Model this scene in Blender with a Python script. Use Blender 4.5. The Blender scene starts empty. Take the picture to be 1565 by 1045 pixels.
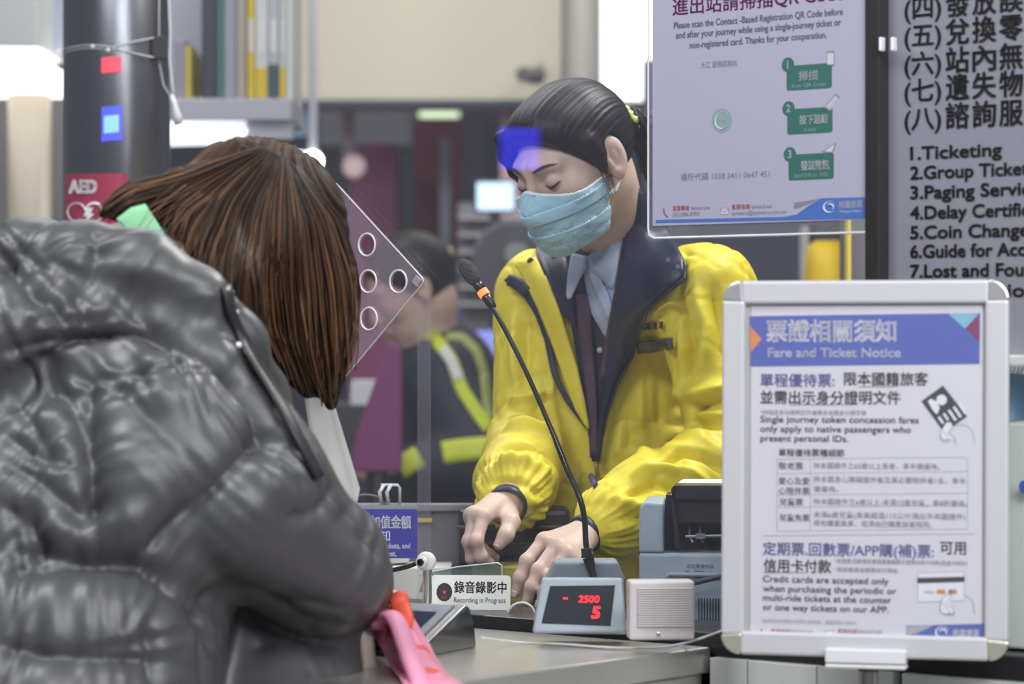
import bpy, bmesh, math, random
import numpy as np
from mathutils import Vector, Matrix

random.seed(7)
RNG = np.random.default_rng(11)
S = bpy.context.scene
COL = S.collection
PI = math.pi

# ------------------------------------------------------------------ camera
F_PX, CX, CY, CAM_Z = 4600.0, 782.5, 522.5, 1.2
cam_data = bpy.data.cameras.new('camera')
cam_data.sensor_width = 36.0
cam_data.lens = F_PX / 1565.0 * 36.0
cam_data.clip_start, cam_data.clip_end = 0.1, 100
cam_data.dof.use_dof = True
cam_data.dof.focus_distance = 3.80
cam_data.dof.aperture_fstop = cam_data.lens / 21.5
cam = bpy.data.objects.new('camera', cam_data)
COL.objects.link(cam)
cam.location = (0, 0, CAM_Z)
cam.rotation_euler = (PI / 2, 0, 0)
S.camera = cam

# ------------------------------------------------------------------ view, world, lights
S.view_settings.view_transform = 'Standard'
S.view_settings.look = 'None'
S.view_settings.gamma = 1.0
S.view_settings.use_curve_mapping = False
S.view_settings.exposure = 0.0

world = bpy.data.worlds.new('station_air')
S.world = world
world.use_nodes = True
world.node_tree.nodes['Background'].inputs[0].default_value = (0.66, 0.68, 0.80, 1)
world.node_tree.nodes['Background'].inputs[1].default_value = 0.30


def area(name, loc, target, size, power, color=(1, 1, 1), size_y=None):
    d = bpy.data.lights.new(name, 'AREA')
    d.energy = power
    d.color = color
    d.shape = 'RECTANGLE'
    d.size = size
    d.size_y = size_y or size
    o = bpy.data.objects.new(name, d)
    COL.objects.link(o)
    o.location = loc
    o.rotation_euler = (Vector(target) - Vector(loc)).to_track_quat('-Z', 'Y').to_euler()
    return o


# ceiling light rows: public hall in front of the counter, booth ceiling behind it; plus added fill lamps
area('hall_ceiling_light', (-1.1, 2.5, 2.9), (-0.6, 3.1, 1.0), 1.0, 36, (0.95, 0.97, 1.0), 0.3)
area('hall_row_light', (0.7, 0.9, 2.9), (0.4, 3.3, 1.0), 1.6, 52, (0.96, 0.97, 1.0), 0.6)
area('hall_front_light', (1.5, 0.5, 2.6), (0.5, 3.3, 0.9), 1.2, 26, (0.97, 0.98, 1.0), 0.6)  # fill lamp added to brighten the white counter front
area('hall_kiosk_light', (1.5, 1.3, 1.7), (0.45, 3.2, 0.85), 0.5, 11, (0.98, 0.99, 1.0), 0.4)  # low fill lamp, added to lift the pale panels under the counter
area('booth_ceiling_light', (0.85, 4.25, 2.75), (0.25, 4.1, 1.1), 0.9, 42, (1.0, 0.99, 0.95), 0.35)
area('booth_row_light', (-0.3, 4.9, 2.75), (-0.2, 4.6, 1.0), 1.2, 19, (1.0, 0.99, 0.96), 0.35)
area('office_ceiling_light', (-1.2, 6.6, 2.9), (-0.9, 7.2, 1.4), 1.6, 46, (1.0, 0.98, 0.95), 0.6)
area('office_row_light', (0.6, 7.4, 2.9), (0.4, 8.6, 1.9), 1.6, 48, (1.0, 0.97, 0.92), 0.6)


# ------------------------------------------------------------------ helpers
def at(px, py, Y):
    """point at real distance Y seen along a photograph direction"""
    return Vector(((px - CX) / F_PX * Y, Y, CAM_Z - (py - CY) / F_PX * Y))


G0 = Vector((0.0885, 3.60))
UA = Vector((0.766, -0.6428))      # along the counter
VA = Vector((0.6428, 0.766))       # across it, into the booth
YAW = math.atan2(UA.y, UA.x)


def W(a, b, z):
    return Vector((G0.x + a * UA.x + b * VA.x, G0.y + a * UA.y + b * VA.y, z))


def ydist(px, b):
    k = (px - CX) / F_PX
    return (b + G0.dot(VA)) / (k * VA.x + VA.y)


def atb(px, py, b):
    return at(px, py, ydist(px, b))


def ab(p):
    d = Vector((p.x - G0.x, p.y - G0.y))
    return d.dot(UA), d.dot(VA)


def frame(origin, right, up=(0, 0, 1)):
    """matrix with local x = right as seen by the viewer, y = up, z = out to the viewer"""
    r = Vector(right).normalized()
    u = Vector(up)
    u = (u - r * u.dot(r)).normalized()
    n = r.cross(u)
    M = Matrix.Identity(4)
    for i in range(3):
        M[i][0], M[i][1], M[i][2], M[i][3] = r[i], u[i], n[i], origin[i]
    return M


def ground_frame(origin, yaw):
    return Matrix.Translation(Vector(origin)) @ Matrix.Rotation(yaw, 4, 'Z')


MATS = {}


def mat(name, color, rough=0.5, metal=0.0, spec=0.5, bump=None, vary=None, emit=None, alpha=None,
        coat=0.0, sheen=0.0, sss=0.0, aniso=0.0):
    """bump = (scale, strength[, stretch xyz]); vary = (scale, amount)"""
    if name in MATS:
        return MATS[name]
    m = bpy.data.materials.new(name)
    m.use_nodes = True
    nt = m.node_tree
    b = nt.nodes['Principled BSDF']
    b.inputs['Base Color'].default_value = (*color, 1)
    b.inputs['Roughness'].default_value = rough
    b.inputs['Metallic'].default_value = metal
    b.inputs['Specular IOR Level'].default_value = spec
    b.inputs['Coat Weight'].default_value = coat
    b.inputs['Sheen Weight'].default_value = sheen
    b.inputs['Anisotropic'].default_value = aniso
    if sss:
        b.inputs['Subsurface Weight'].default_value = sss
        b.inputs['Subsurface Radius'].default_value = (0.012, 0.005, 0.003)
        b.inputs['Subsurface Scale'].default_value = 0.6
    if alpha is not None:
        b.inputs['Alpha'].default_value = alpha
    if emit:
        b.inputs['Emission Color'].default_value = (*emit[0], 1)
        b.inputs['Emission Strength'].default_value = emit[1]
    if bump or vary:
        tc = nt.nodes.new('ShaderNodeTexCoord')
    if bump:
        mp = nt.nodes.new('ShaderNodeMapping')
        if len(bump) > 2:
            mp.inputs['Scale'].default_value = bump[2]
        nz = nt.nodes.new('ShaderNodeTexNoise')
        nz.inputs['Scale'].default_value = bump[0]
        nz.inputs['Detail'].default_value = 4
        bp = nt.nodes.new('ShaderNodeBump')
        bp.inputs['Strength'].default_value = bump[1]
        bp.inputs['Distance'].default_value = 0.01
        nt.links.new(tc.outputs['Object'], mp.inputs[0])
        nt.links.new(mp.outputs[0], nz.inputs['Vector'])
        nt.links.new(nz.outputs[0], bp.inputs['Height'])
        nt.links.new(bp.outputs[0], b.inputs['Normal'])
    if vary:
        nz = nt.nodes.new('ShaderNodeTexNoise')
        nz.inputs['Scale'].default_value = vary[0]
        nz.inputs['Detail'].default_value = 5
        mx = nt.nodes.new('ShaderNodeMix')
        mx.data_type = 'RGBA'
        lo = [c * (1 - vary[1]) for c in color]
        hi = [min(1, c * (1 + vary[1])) for c in color]
        mx.inputs[6].default_value = (*lo, 1)
        mx.inputs[7].default_value = (*hi, 1)
        nt.links.new(tc.outputs['Object'], nz.inputs['Vector'])
        nt.links.new(nz.outputs[0], mx.inputs[0])
        nt.links.new(mx.outputs[2], b.inputs['Base Color'])
    MATS[name] = m
    return m


def clear_mat(name, tint=(0.97, 0.99, 0.98), rough=0.0, ior=1.45, haze=0.0, haze_color=(0.8, 0.8, 0.85)):
    """pane material: lets light straight through, reflects by Fresnel, optional milky film"""
    if name in MATS:
        return MATS[name]
    m = bpy.data.materials.new(name)
    m.use_nodes = True
    nt = m.node_tree
    nt.nodes.remove(nt.nodes['Principled BSDF'])
    out = nt.nodes['Material Output']
    tr = nt.nodes.new('ShaderNodeBsdfTransparent')
    tr.inputs[0].default_value = (*tint, 1)
    gl = nt.nodes.new('ShaderNodeBsdfGlossy')
    gl.inputs['Roughness'].default_value = rough
    fr = nt.nodes.new('ShaderNodeFresnel')
    ge = nt.nodes.new('ShaderNodeNewGeometry')
    mp = nt.nodes.new('ShaderNodeMapRange')
    mp.inputs[3].default_value, mp.inputs[4].default_value = ior, 1.0 / ior
    nt.links.new(ge.outputs['Backfacing'], mp.inputs[0])
    nt.links.new(mp.outputs[0], fr.inputs[0])
    mx = nt.nodes.new('ShaderNodeMixShader')
    nt.links.new(fr.outputs[0], mx.inputs[0])
    nt.links.new(tr.outputs[0], mx.inputs[1])
    nt.links.new(gl.outputs[0], mx.inputs[2])
    last = mx
    if haze:
        df = nt.nodes.new('ShaderNodeBsdfDiffuse')
        df.inputs[0].default_value = (*haze_color, 1)
        m2 = nt.nodes.new('ShaderNodeMixShader')
        m2.inputs[0].default_value = haze
        nt.links.new(mx.outputs[0], m2.inputs[1])
        nt.links.new(df.outputs[0], m2.inputs[2])
        last = m2
    nt.links.new(last.outputs[0], out.inputs[0])
    MATS[name] = m
    return m


def attr_mat(name, lo, hi, rough, spec, attr='tone', bump=0.0, sheen=0.0):
    """colour between lo and hi driven by a per-vertex attribute (hair strands)"""
    if name in MATS:
        return MATS[name]
    m = bpy.data.materials.new(name)
    m.use_nodes = True
    nt = m.node_tree
    b = nt.nodes['Principled BSDF']
    b.inputs['Roughness'].default_value = rough
    b.inputs['Specular IOR Level'].default_value = spec
    b.inputs['Sheen Weight'].default_value = sheen
    a = nt.nodes.new('ShaderNodeAttribute')
    a.attribute_name = attr
    r = nt.nodes.new('ShaderNodeValToRGB')
    r.color_ramp.elements[0].color = (*lo, 1)
    r.color_ramp.elements[1].color = (*hi, 1)
    nt.links.new(a.outputs['Fac'], r.inputs[0])
    nt.links.new(r.outputs[0], b.inputs['Base Color'])
    MATS[name] = m
    return m


def world_of(o):
    M = Matrix.LocRotScale(o.location, o.rotation_euler, o.scale)
    return M


def put(o, parent=None):
    COL.objects.link(o)
    if parent is not None:
        o.parent = parent
        M = world_of(parent)
        if parent.parent is not None:
            M = world_of(parent.parent) @ parent.matrix_parent_inverse @ M
        o.matrix_parent_inverse = M.inverted()
    return o


def tag(o, label, cat, group=None, kind=None):
    if label:
        o['label'] = label
    if cat:
        o['category'] = cat
    if group:
        o['group'] = group
    if kind:
        o['kind'] = kind
    return o


def thing(name, label, cat, loc, rotz=0.0, group=None):
    o = bpy.data.objects.new(name, None)
    o.empty_display_size = 0.05
    o.location = loc
    o.rotation_euler = (0, 0, rotz)
    COL.objects.link(o)
    return tag(o, label, cat, group)


def copy_tree(root, loc, rotz=None):
    r = root.copy()
    COL.objects.link(r)
    r.location = loc
    if rotz is not None:
        r.rotation_euler = (0, 0, rotz)
    for ch in list(root.children):
        c = ch.copy()
        COL.objects.link(c)
        c.parent = r
        for g in list(ch.children):
            d = g.copy()
            COL.objects.link(d)
            d.parent = c
    return r


class MB:
    """collects shapes in world space, then links them as ONE mesh object"""

    def __init__(self, M=None):
        self.M = M or Matrix.Identity(4)
        self.v, self.f, self.m = [], [], []
        self.mi = 0

    def add(self, verts, faces, mi=None):
        n = len(self.v)
        self.v += [self.M @ Vector(p) for p in verts]
        self.f += [tuple(i + n for i in f) for f in faces]
        self.m += [self.mi if mi is None else mi] * len(faces)
        return self

    def box(self, c, s, rot=None, mi=None):
        hx, hy, hz = s[0] / 2, s[1] / 2, s[2] / 2
        vs = [Vector((x, y, z)) for x in (-hx, hx) for y in (-hy, hy) for z in (-hz, hz)]
        if rot is not None:
            vs = [rot @ p for p in vs]
        vs = [p + Vector(c) for p in vs]
        return self.add(vs, [(0, 1, 3, 2), (4, 6, 7, 5), (0, 4, 5, 1), (2, 3, 7, 6), (0, 2, 6, 4), (1, 5, 7, 3)], mi)

    def prism(self, poly, z0, z1, mi=None):
        n = len(poly)
        vs = [(p[0], p[1], z0) for p in poly] + [(p[0], p[1], z1) for p in poly]
        fs = [tuple(range(n))[::-1], tuple(range(n, 2 * n))]
        fs += [(i, (i + 1) % n, n + (i + 1) % n, n + i) for i in range(n)]
        return self.add(vs, fs, mi)

    def rrect(self, cx, cy, w, h, r, z0, z1, mi=None, seg=5, corners=(1, 1, 1, 1)):
        pts = []
        for k, (sx, sy) in enumerate(((1, 1), (-1, 1), (-1, -1), (1, -1))):
            rr = r if corners[k] else 1e-5
            x, y = cx + sx * (w / 2 - rr), cy + sy * (h / 2 - rr)
            for i in range(seg + 1):
                a = k * PI / 2 + i / seg * PI / 2
                pts.append((x + rr * math.cos(a), y + rr * math.sin(a)))
        return self.prism(pts, z0, z1, mi)

    def disc(self, cx, cy, r, z0, z1, mi=None, n=40, ry=None):
        return self.prism([(cx + r * math.cos(2 * PI * i / n), cy + (ry or r) * math.sin(2 * PI * i / n)) for i in range(n)], z0, z1, mi)

    def tube(self, pts, rad, n=10, mi=None, cap=True, flat=1.0):
        pts = [Vector(p) for p in pts]
        if not hasattr(rad, '__len__'):
            rad = [rad] * len(pts)
        ref = None
        vs, fs = [], []
        for i, p in enumerate(pts):
            t = (pts[min(i + 1, len(pts) - 1)] - pts[max(i - 1, 0)])
            t = t.normalized() if t.length > 1e-9 else Vector((0, 0, 1))
            if ref is None:
                ref = t.orthogonal().normalized()
            ref = (ref - t * ref.dot(t))
            ref = ref.normalized() if ref.length > 1e-6 else t.orthogonal().normalized()
            q = t.cross(ref)
            for k in range(n):
                a = 2 * PI * k / n
                vs.append(p + (ref * math.cos(a) + q * math.sin(a) * flat) * rad[i])
        for i in range(len(pts) - 1):
            for k in range(n):
                fs.append((i * n + k, i * n + (k + 1) % n, (i + 1) * n + (k + 1) % n, (i + 1) * n + k))
        if cap:
            fs.append(tuple(range(n))[::-1])
            fs.append(tuple((len(pts) - 1) * n + k for k in range(n)))
        return self.add(vs, fs, mi)

    def lathe(self, prof, n=32, mi=None, axis=None):
        """prof = [(r, z)...] around the local z axis (or axis matrix)"""
        A = axis or Matrix.Identity(4)
        vs, fs = [], []
        for r, z in prof:
            for k in range(n):
                a = 2 * PI * k / n
                vs.append(A @ Vector((r * math.cos(a), r * math.sin(a), z)))
        for i in range(len(prof) - 1):
            for k in range(n):
                fs.append((i * n + k, i * n + (k + 1) % n, (i + 1) * n + (k + 1) % n, (i + 1) * n + k))
        fs.append(tuple(range(n))[::-1])
        fs.append(tuple((len(prof) - 1) * n + k for k in range(n)))
        return self.add(vs, fs, mi)

    def sphere(self, c, r, mi=None, n=16):
        if not hasattr(r, '__len__'):
            r = (r, r, r)
        vs, fs = [], []
        for i in range(n + 1):
            th = PI * i / n
            for k in range(2 * n):
                a = PI * k / n
                vs.append((c[0] + r[0] * math.sin(th) * math.cos(a), c[1] + r[1] * math.sin(th) * math.sin(a), c[2] + r[2] * math.cos(th)))
        w = 2 * n
        for i in range(n):
            for k in range(w):
                fs.append((i * w + k, (i + 1) * w + k, (i + 1) * w + (k + 1) % w, i * w + (k + 1) % w))
        return self.add(vs, fs, mi)

    def grid(self, rows, mi=None):
        n, m = len(rows), len(rows[0])
        vs = [p for r in rows for p in r]
        fs = [(i * m + k, i * m + k + 1, (i + 1) * m + k + 1, (i + 1) * m + k) for i in range(n - 1) for k in range(m - 1)]
        return self.add(vs, fs, mi)

    def text(self, s, x, y, size, width=None, mi=None, align='l', bold=0.0, z=0.0006, shear=0.0):
        c = bpy.data.curves.new('tmp', 'FONT')
        c.body = s
        c.size = size
        c.shear = shear
        c.resolution_u = 3
        o = bpy.data.objects.new('tmp', c)
        COL.objects.link(o)
        dg = bpy.context.evaluated_depsgraph_get()
        me = bpy.data.meshes.new_from_object(o.evaluated_get(dg))
        vs = [v.co.copy() for v in me.vertices]
        if vs:
            x0, x1 = min(p.x for p in vs), max(p.x for p in vs)
            k = width / (x1 - x0) if width else 1.0
            w = (x1 - x0) * k
            ox = x if align == 'l' else (x - w if align == 'r' else x - w / 2)
            fs = [tuple(p.vertices) for p in me.polygons]
            d = bold * size
            for sx, sy in (((0, 0),) if not bold else ((-d, -d), (d, -d), (-d, d), (d, d))):
                self.add([(ox + (p.x - x0) * k + sx, y + p.y + sy, z) for p in vs], fs, mi)
        bpy.data.objects.remove(o)
        bpy.data.curves.remove(c)
        bpy.data.meshes.remove(me)
        return self

    def build(self, name, mats, parent=None, smooth=False, bevel=0.0, seg=2, solid=0.0, label=None, subsurf=0):
        if not isinstance(mats, (list, tuple)):
            mats = [mats]
        lo = Vector([min(p[i] for p in self.v) for i in range(3)])
        hi = Vector([max(p[i] for p in self.v) for i in range(3)])
        c = (lo + hi) / 2
        c.z = lo.z
        me = bpy.data.meshes.new(name)
        me.from_pydata([p - c for p in self.v], [], self.f)
        for m in mats:
            me.materials.append(m)
        me.polygons.foreach_set('material_index', self.m)
        if smooth:
            me.polygons.foreach_set('use_smooth', [True] * len(self.f))
        me.update()
        o = bpy.data.objects.new(name, me)
        o.location = c
        put(o, parent)
        if solid:
            md = o.modifiers.new('thick', 'SOLIDIFY')
            md.thickness = solid
            md.offset = 0
        if bevel:
            md = o.modifiers.new('bevel', 'BEVEL')
            md.width = bevel
            md.segments = seg
            md.limit_method = 'ANGLE'
            md.angle_limit = math.radians(35)
            md.harden_normals = False
        if subsurf:
            md = o.modifiers.new('sub', 'SUBSURF')
            md.levels = md.render_levels = subsurf
        if label:
            o['label'] = label
        return o


def struct(o):
    o['kind'] = 'structure'
    return o


def spline(pts, n=24):
    """Catmull-Rom through the points"""
    P_ = [Vector(p) for p in pts]
    P_ = [P_[0] * 2 - P_[1]] + P_ + [P_[-1] * 2 - P_[-2]]
    out = []
    segs = len(P_) - 3
    for i in range(n):
        t = i / (n - 1) * segs
        k = min(int(t), segs - 1)
        t -= k
        a, b, c, d = P_[k:k + 4]
        out.append(0.5 * ((2 * b) + (c - a) * t + (2 * a - 5 * b + 4 * c - d) * t * t + (3 * b - a - 3 * c + d) * t ** 3))
    return out
# ------------------------------------------------------------------ materials
M_white = mat('white_laminate', (0.72, 0.74, 0.72), 0.35)
M_greenwhite = mat('pale_green_laminate', (0.60, 0.66, 0.62), 0.35, vary=(1.5, 0.04))
M_steel = mat('brushed_steel', (0.60, 0.58, 0.54), 0.30, 0.75, bump=(40, 0.06, (1, 12, 12)), aniso=0.4)
M_column = mat('polished_steel', (0.20, 0.20, 0.215), 0.30, 1.0, vary=(2.0, 0.15))
M_dark = mat('dark_wall', (0.030, 0.033, 0.055), 0.7, vary=(1.2, 0.25))
M_beige = mat('beige_wall', (0.47, 0.44, 0.345), 0.7, vary=(0.8, 0.06))
M_black = mat('black_plastic', (0.013, 0.013, 0.015), 0.45)
M_blackmatt = mat('black_rubber', (0.018, 0.018, 0.018), 0.8)
M_grey = mat('grey_panel', (0.24, 0.245, 0.28), 0.55)
M_glass = clear_mat('clear_glass', (0.965, 0.975, 0.985), haze=0.012, haze_color=(0.7, 0.7, 0.8))
M_acrylic = clear_mat('clear_acrylic', (0.94, 0.95, 0.96), 0.02, 1.5, haze=0.06)
M_film = clear_mat('clear_film', (0.96, 0.97, 0.97), 0.03, 1.48, haze=0.05)
M_paper = mat('white_paper', (0.80, 0.80, 0.82), 0.6)
M_ink = mat('black_ink', (0.02, 0.02, 0.022), 0.6)
M_whiteink = mat('white_ink', (0.85, 0.86, 0.88), 0.6)
M_cable = mat('pale_grey_cable', (0.60, 0.60, 0.60), 0.4)
M_alu = mat('satin_aluminium', (0.70, 0.70, 0.71), 0.42, 0.35)
M_chrome = mat('chrome', (0.75, 0.75, 0.76), 0.12, 1.0)


def obox(name, p0, p1, mats, parent=None, bevel=0.0, **k):
    """axis aligned box from min corner to max corner"""
    m = MB()
    c = [(a + b) / 2 for a, b in zip(p0, p1)]
    s = [abs(b - a) for a, b in zip(p0, p1)]
    m.box(c, s)
    return m.build(name, mats, parent, bevel=bevel, **k)


def pxbox(name, x0, x1, y0, y1, Y, depth, mats, parent=None, bevel=0.0, z0=None, z1=None, **k):
    """box standing at real distance Y (front face), spanning the sight lines x0..x1, y0..y1"""
    a, b = at(x0, y1, Y), at(x1, y0, Y)
    if z0 is not None:
        a.z = z0
    if z1 is not None:
        b.z = z1
    return obox(name, (a.x, Y, a.z), (b.x, Y + depth, b.z), mats, parent, bevel, **k)


# ------------------------------------------------------------------ room shell
struct(obox('floor', (-7, -1.5, -0.1), (7, 16.2, 0), mat('floor_tiles', (0.30, 0.29, 0.28), 0.3, vary=(3, 0.1))))
struct(obox('wall_back', (-6, 15.0, 0), (6, 15.2, 4.2), mat('far_wall', (0.17, 0.165, 0.215), 0.7, vary=(0.5, 0.35))))
zb = at(0, 155, 9.0).z
o = MB()
xa, xb = at(452, 0, 9).x, at(918, 0, 9).x
o.box(((xa + xb) / 2, 9.2, (zb + 3.6) / 2), (xb - xa, 0.4, 3.6 - zb))
struct(o.build('wall_bulkhead', M_beige, bevel=0.01))
struct(obox('ceiling', (-4.5, 5.4, 3.3), (4.5, 15.2, 3.4), mat('office_ceiling', (0.5, 0.5, 0.5), 0.8)))
# dark glazing band under the bulkhead
o = MB()
zt, zl = at(0, 153, 9.1).z, at(0, 215, 9.1).z
struct(pxbox('trim_1', 452, 1010, 153, 163, 8.96, 0.05, M_dark))
# post between bulkhead and the lit panel
o = MB()
c = at(888, 0, 8.6)
o.lathe([(0.058, 0), (0.058, 3.6)], 28, axis=Matrix.Translation((c.x, c.y, 0)))
struct(o.build('column_post', mat('taupe_post', (0.22, 0.205, 0.19), 0.4, vary=(3, 0.08)), smooth=False))

# the counter glass, the door post and the panel beside it
pa, pb = ab(atb(-330, 0, 0.06))[0], ab(atb(1337, 0, 0.06))[0]
MC = ground_frame((G0.x, G0.y, 0), YAW)
o = MB(MC)
o.box(((pa + pb) / 2, 0.06, (0.862 + 2.3) / 2), (pb - pa, 0.008, 2.3 - 0.862))
struct(o.build('window_1', M_glass))
# clear joint strip where two panes meet
j0, j1 = ab(atb(638, 0, 0.052))[0], ab(atb(656, 0, 0.052))[0]
o = MB(MC)
jz = atb(646, 455, 0.052).z
o.box(((j0 + j1) / 2, 0.0535, (0.866 + jz) / 2), (j1 - j0, 0.004, jz - 0.866))
struct(o.build('trim_7', clear_mat('joint_clear', (0.92, 0.92, 0.94), 0.05, 1.3, haze=0.05, haze_color=(0.75, 0.72, 0.78))))
a0, a1 = ab(atb(1336, 0, 0.06))[0], ab(atb(1358, 0, 0.06))[0]
o = MB(MC)
o.box(((a0 + a1) / 2, 0.065, (0.85 + 2.6) / 2), (a1 - a0, 0.05, 2.6 - 0.85))
struct(o.build('trim_2', mat('dark_bronze', (0.022, 0.021, 0.02), 0.4), bevel=0.002))
# frosted steel panel with the list of services
ae = ab(atb(1720, 0, 0.06))[0]
zpb = atb(1550, 545, 0.06).z
o = MB(MC)
o.box(((a1 + ae) / 2, 0.07, (zpb + 2.6) / 2), (ae - a1, 0.02, 2.6 - zpb))
struct(o.build('wall_panel', mat('satin_blue_steel', (0.37, 0.375, 0.43), 0.33, 0.5, vary=(4, 0.12), bump=(3, 0.05, (6, 1, 1)))))
# ledge and dark recess under it
o = MB(MC)
o.box(((a1 + ae) / 2, 0.05, zpb - 0.004), (ae - a1, 0.07, 0.012))
struct(o.build('trim_3', M_white, bevel=0.002))
zr = atb(1550, 645, 0.06).z
am = ab(atb(1448, 0, 0.06))[0]
o = MB(MC)
o.box(((am + ae) / 2, 0.16, (zpb - 0.01 + zr) / 2), (ae - am, 0.02, zpb - 0.01 - zr))
struct(o.build('wall_recess', M_dark))
# white upstand to the right, standing on the counter rail
o = MB(MC)
o.box(((am + ae) / 2, 0.09, (zr + 0.868) / 2), (ae - am, 0.12, zr - 0.868))
struct(o.build('wall_upstand', M_greenwhite, bevel=0.003))

# black rail along the counter, steel shelf in front, white counter front
ac = ab(at(1075, 990, 3.444))[0]
o = MB(MC)
o.box(((-1.6 + ae) / 2, 0.045, 0.852), (ae + 1.6, 0.125, 0.028))
struct(o.build('trim_4', mat('dark_rail', (0.02, 0.02, 0.022), 0.28), bevel=0.003))
o = MB(MC)
o.box(((-1.6 + ac) / 2, -0.29, 0.835), (ac + 1.6, 0.54, 0.03))
o.box(((-1.6 + ac) / 2, -0.19, 0.41), (ac + 1.6 - 0.01, 0.32, 0.82))
tag(o.build('steel_counter', M_steel, bevel=0.003), 'brushed steel ticket counter shelf below the glass, with a square end', 'counter')
o = MB(MC)
o.box((-0.55, 0.265, 0.83), (2.6, 0.29, 0.03))
o.box((-0.55, 0.26, 0.41), (2.56, 0.24, 0.81))
tag(o.build('booth_desk', mat('desk_top', (0.055, 0.055, 0.06), 0.4), bevel=0.003), 'dark work desk inside the ticket booth behind the glass', 'desk')
# white counter front panels right of the steel end
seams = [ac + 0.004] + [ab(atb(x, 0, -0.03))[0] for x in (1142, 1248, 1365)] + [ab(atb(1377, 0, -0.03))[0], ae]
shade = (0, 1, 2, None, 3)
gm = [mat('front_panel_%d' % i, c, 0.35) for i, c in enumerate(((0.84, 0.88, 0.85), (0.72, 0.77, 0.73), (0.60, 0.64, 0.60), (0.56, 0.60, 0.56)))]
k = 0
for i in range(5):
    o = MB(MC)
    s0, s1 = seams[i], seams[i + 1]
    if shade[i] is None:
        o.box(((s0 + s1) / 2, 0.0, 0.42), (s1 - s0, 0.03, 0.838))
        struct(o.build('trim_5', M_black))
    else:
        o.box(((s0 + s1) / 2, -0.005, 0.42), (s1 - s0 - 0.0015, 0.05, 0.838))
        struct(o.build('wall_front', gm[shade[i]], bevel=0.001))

# mauve booth pillar with a yellow edge, seen through the glass below the poster
c0, c1 = at(1299, 0, 4.7), at(1352, 0, 4.7)
struct(obox('column_booth', (c0.x, 4.7, 0), (c1.x, 4.85, 2.8), mat('mauve_paint', (0.15, 0.13, 0.16), 0.5)))
c0, c1 = at(1294.5, 0, 4.69), at(1299.5, 0, 4.69)
struct(obox('trim_6', (c0.x, 4.68, 0), (c1.x, 4.72, 2.8), mat('yellow_edge', (0.75, 0.62, 0.06), 0.5)))
struct(pxbox('wall_booth', 985, 1330, 0, 0, 8.0, 0.1, M_dark, z0=0, z1=1.95))

# ------------------------------------------------------------------ far things in the office, left to right
E_white = mat('lit_diffuser', (0.9, 0.9, 0.88), 0.5, emit=((1.0, 0.98, 0.94), 2.2))
E_cool = mat('lit_panel_cool', (0.9, 0.92, 0.95), 0.5, emit=((0.95, 0.98, 1.0), 1.6))

# lit soffit at the far left with the white wall cabinet above it
b = thing('wall_cabinet', 'white wall cabinet over the glowing soffit at the far left edge', 'cabinet', at(20, 80, 6.4))
pxbox('body', -120, 57, -140, 70, 6.4, 0.4, M_white, b, 0.004)
pxbox('side_panel', 57, 96, -140, 78, 6.62, 0.3, mat('lavender_panel', (0.40, 0.42, 0.50), 0.5), b)
m = MB(frame(at(0, 0, 6.45), (1, 0, 0)))
px = lambda x, y, Y=6.45: ((x) / F_PX * Y, -(y) / F_PX * Y)
m.prism([px(-120, 75), px(42, 75), px(101, 116), px(101, 131), px(-120, 131)], -0.35, 0.0)
tag(m.build('soffit_light', E_white), 'glowing white soffit lamp with a slanted end at the far left edge', 'lamp')
m = MB()
c = at(45, 0, 6.7)
m.lathe([(0.048, 0), (0.048, at(0, 131, 6.7).z)], 24, axis=Matrix.Translation((c.x, c.y, 0)))
struct(m.build('column_cream', mat('cream_column', (0.52, 0.46, 0.36), 0.35, vary=(2, 0.05)), smooth=True))
struct(pxbox('wall_left', -120, 112, 0, 0, 7.2, 0.1, mat('dim_wall', (0.14, 0.13, 0.13), 0.6, vary=(2, 0.3)), z0=0, z1=at(0, 131, 7.2).z))

# stainless column
Yc = 4.9
c = at(178.5, 0, Yc)
RC = 81.5 / F_PX * Yc
m = MB()
m.lathe([(RC, 0), (RC, 3.2)], 64, axis=Matrix.Translation((c.x, Yc, 0)))
struct(m.build('column_steel', M_column, smooth=True))


def on_col(px_, py, off=0.0):
    x = at(px_, 0, Yc).x - c.x
    x = max(-RC, min(RC, x))
    y = Yc - math.sqrt(max(RC * RC - x * x, 0)) - off
    k = (RC + off) / RC
    return Vector((c.x + x * k, y, CAM_Z - (py - CY) / F_PX * (Yc - RC * 0.8)))


# glowing tiles imitating red and blue glass reflections over the column
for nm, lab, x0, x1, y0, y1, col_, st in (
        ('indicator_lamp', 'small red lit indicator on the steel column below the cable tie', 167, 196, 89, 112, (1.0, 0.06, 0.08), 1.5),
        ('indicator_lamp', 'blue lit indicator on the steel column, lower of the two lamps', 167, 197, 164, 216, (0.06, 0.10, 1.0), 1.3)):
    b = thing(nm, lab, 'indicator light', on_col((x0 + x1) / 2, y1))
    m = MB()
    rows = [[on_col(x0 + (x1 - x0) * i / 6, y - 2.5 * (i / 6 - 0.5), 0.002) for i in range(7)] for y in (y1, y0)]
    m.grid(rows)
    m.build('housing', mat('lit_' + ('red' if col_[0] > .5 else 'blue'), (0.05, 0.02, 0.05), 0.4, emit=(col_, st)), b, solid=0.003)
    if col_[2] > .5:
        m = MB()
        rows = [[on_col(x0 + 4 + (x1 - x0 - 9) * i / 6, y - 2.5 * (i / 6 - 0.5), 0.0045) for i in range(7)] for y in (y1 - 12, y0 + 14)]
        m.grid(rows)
        m.build('glowing_face', mat('lit_paleblue', (0.1, 0.1, 0.2), 0.4, emit=((0.22, 0.55, 1.0), 1.5)), b, solid=0.002)

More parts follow.
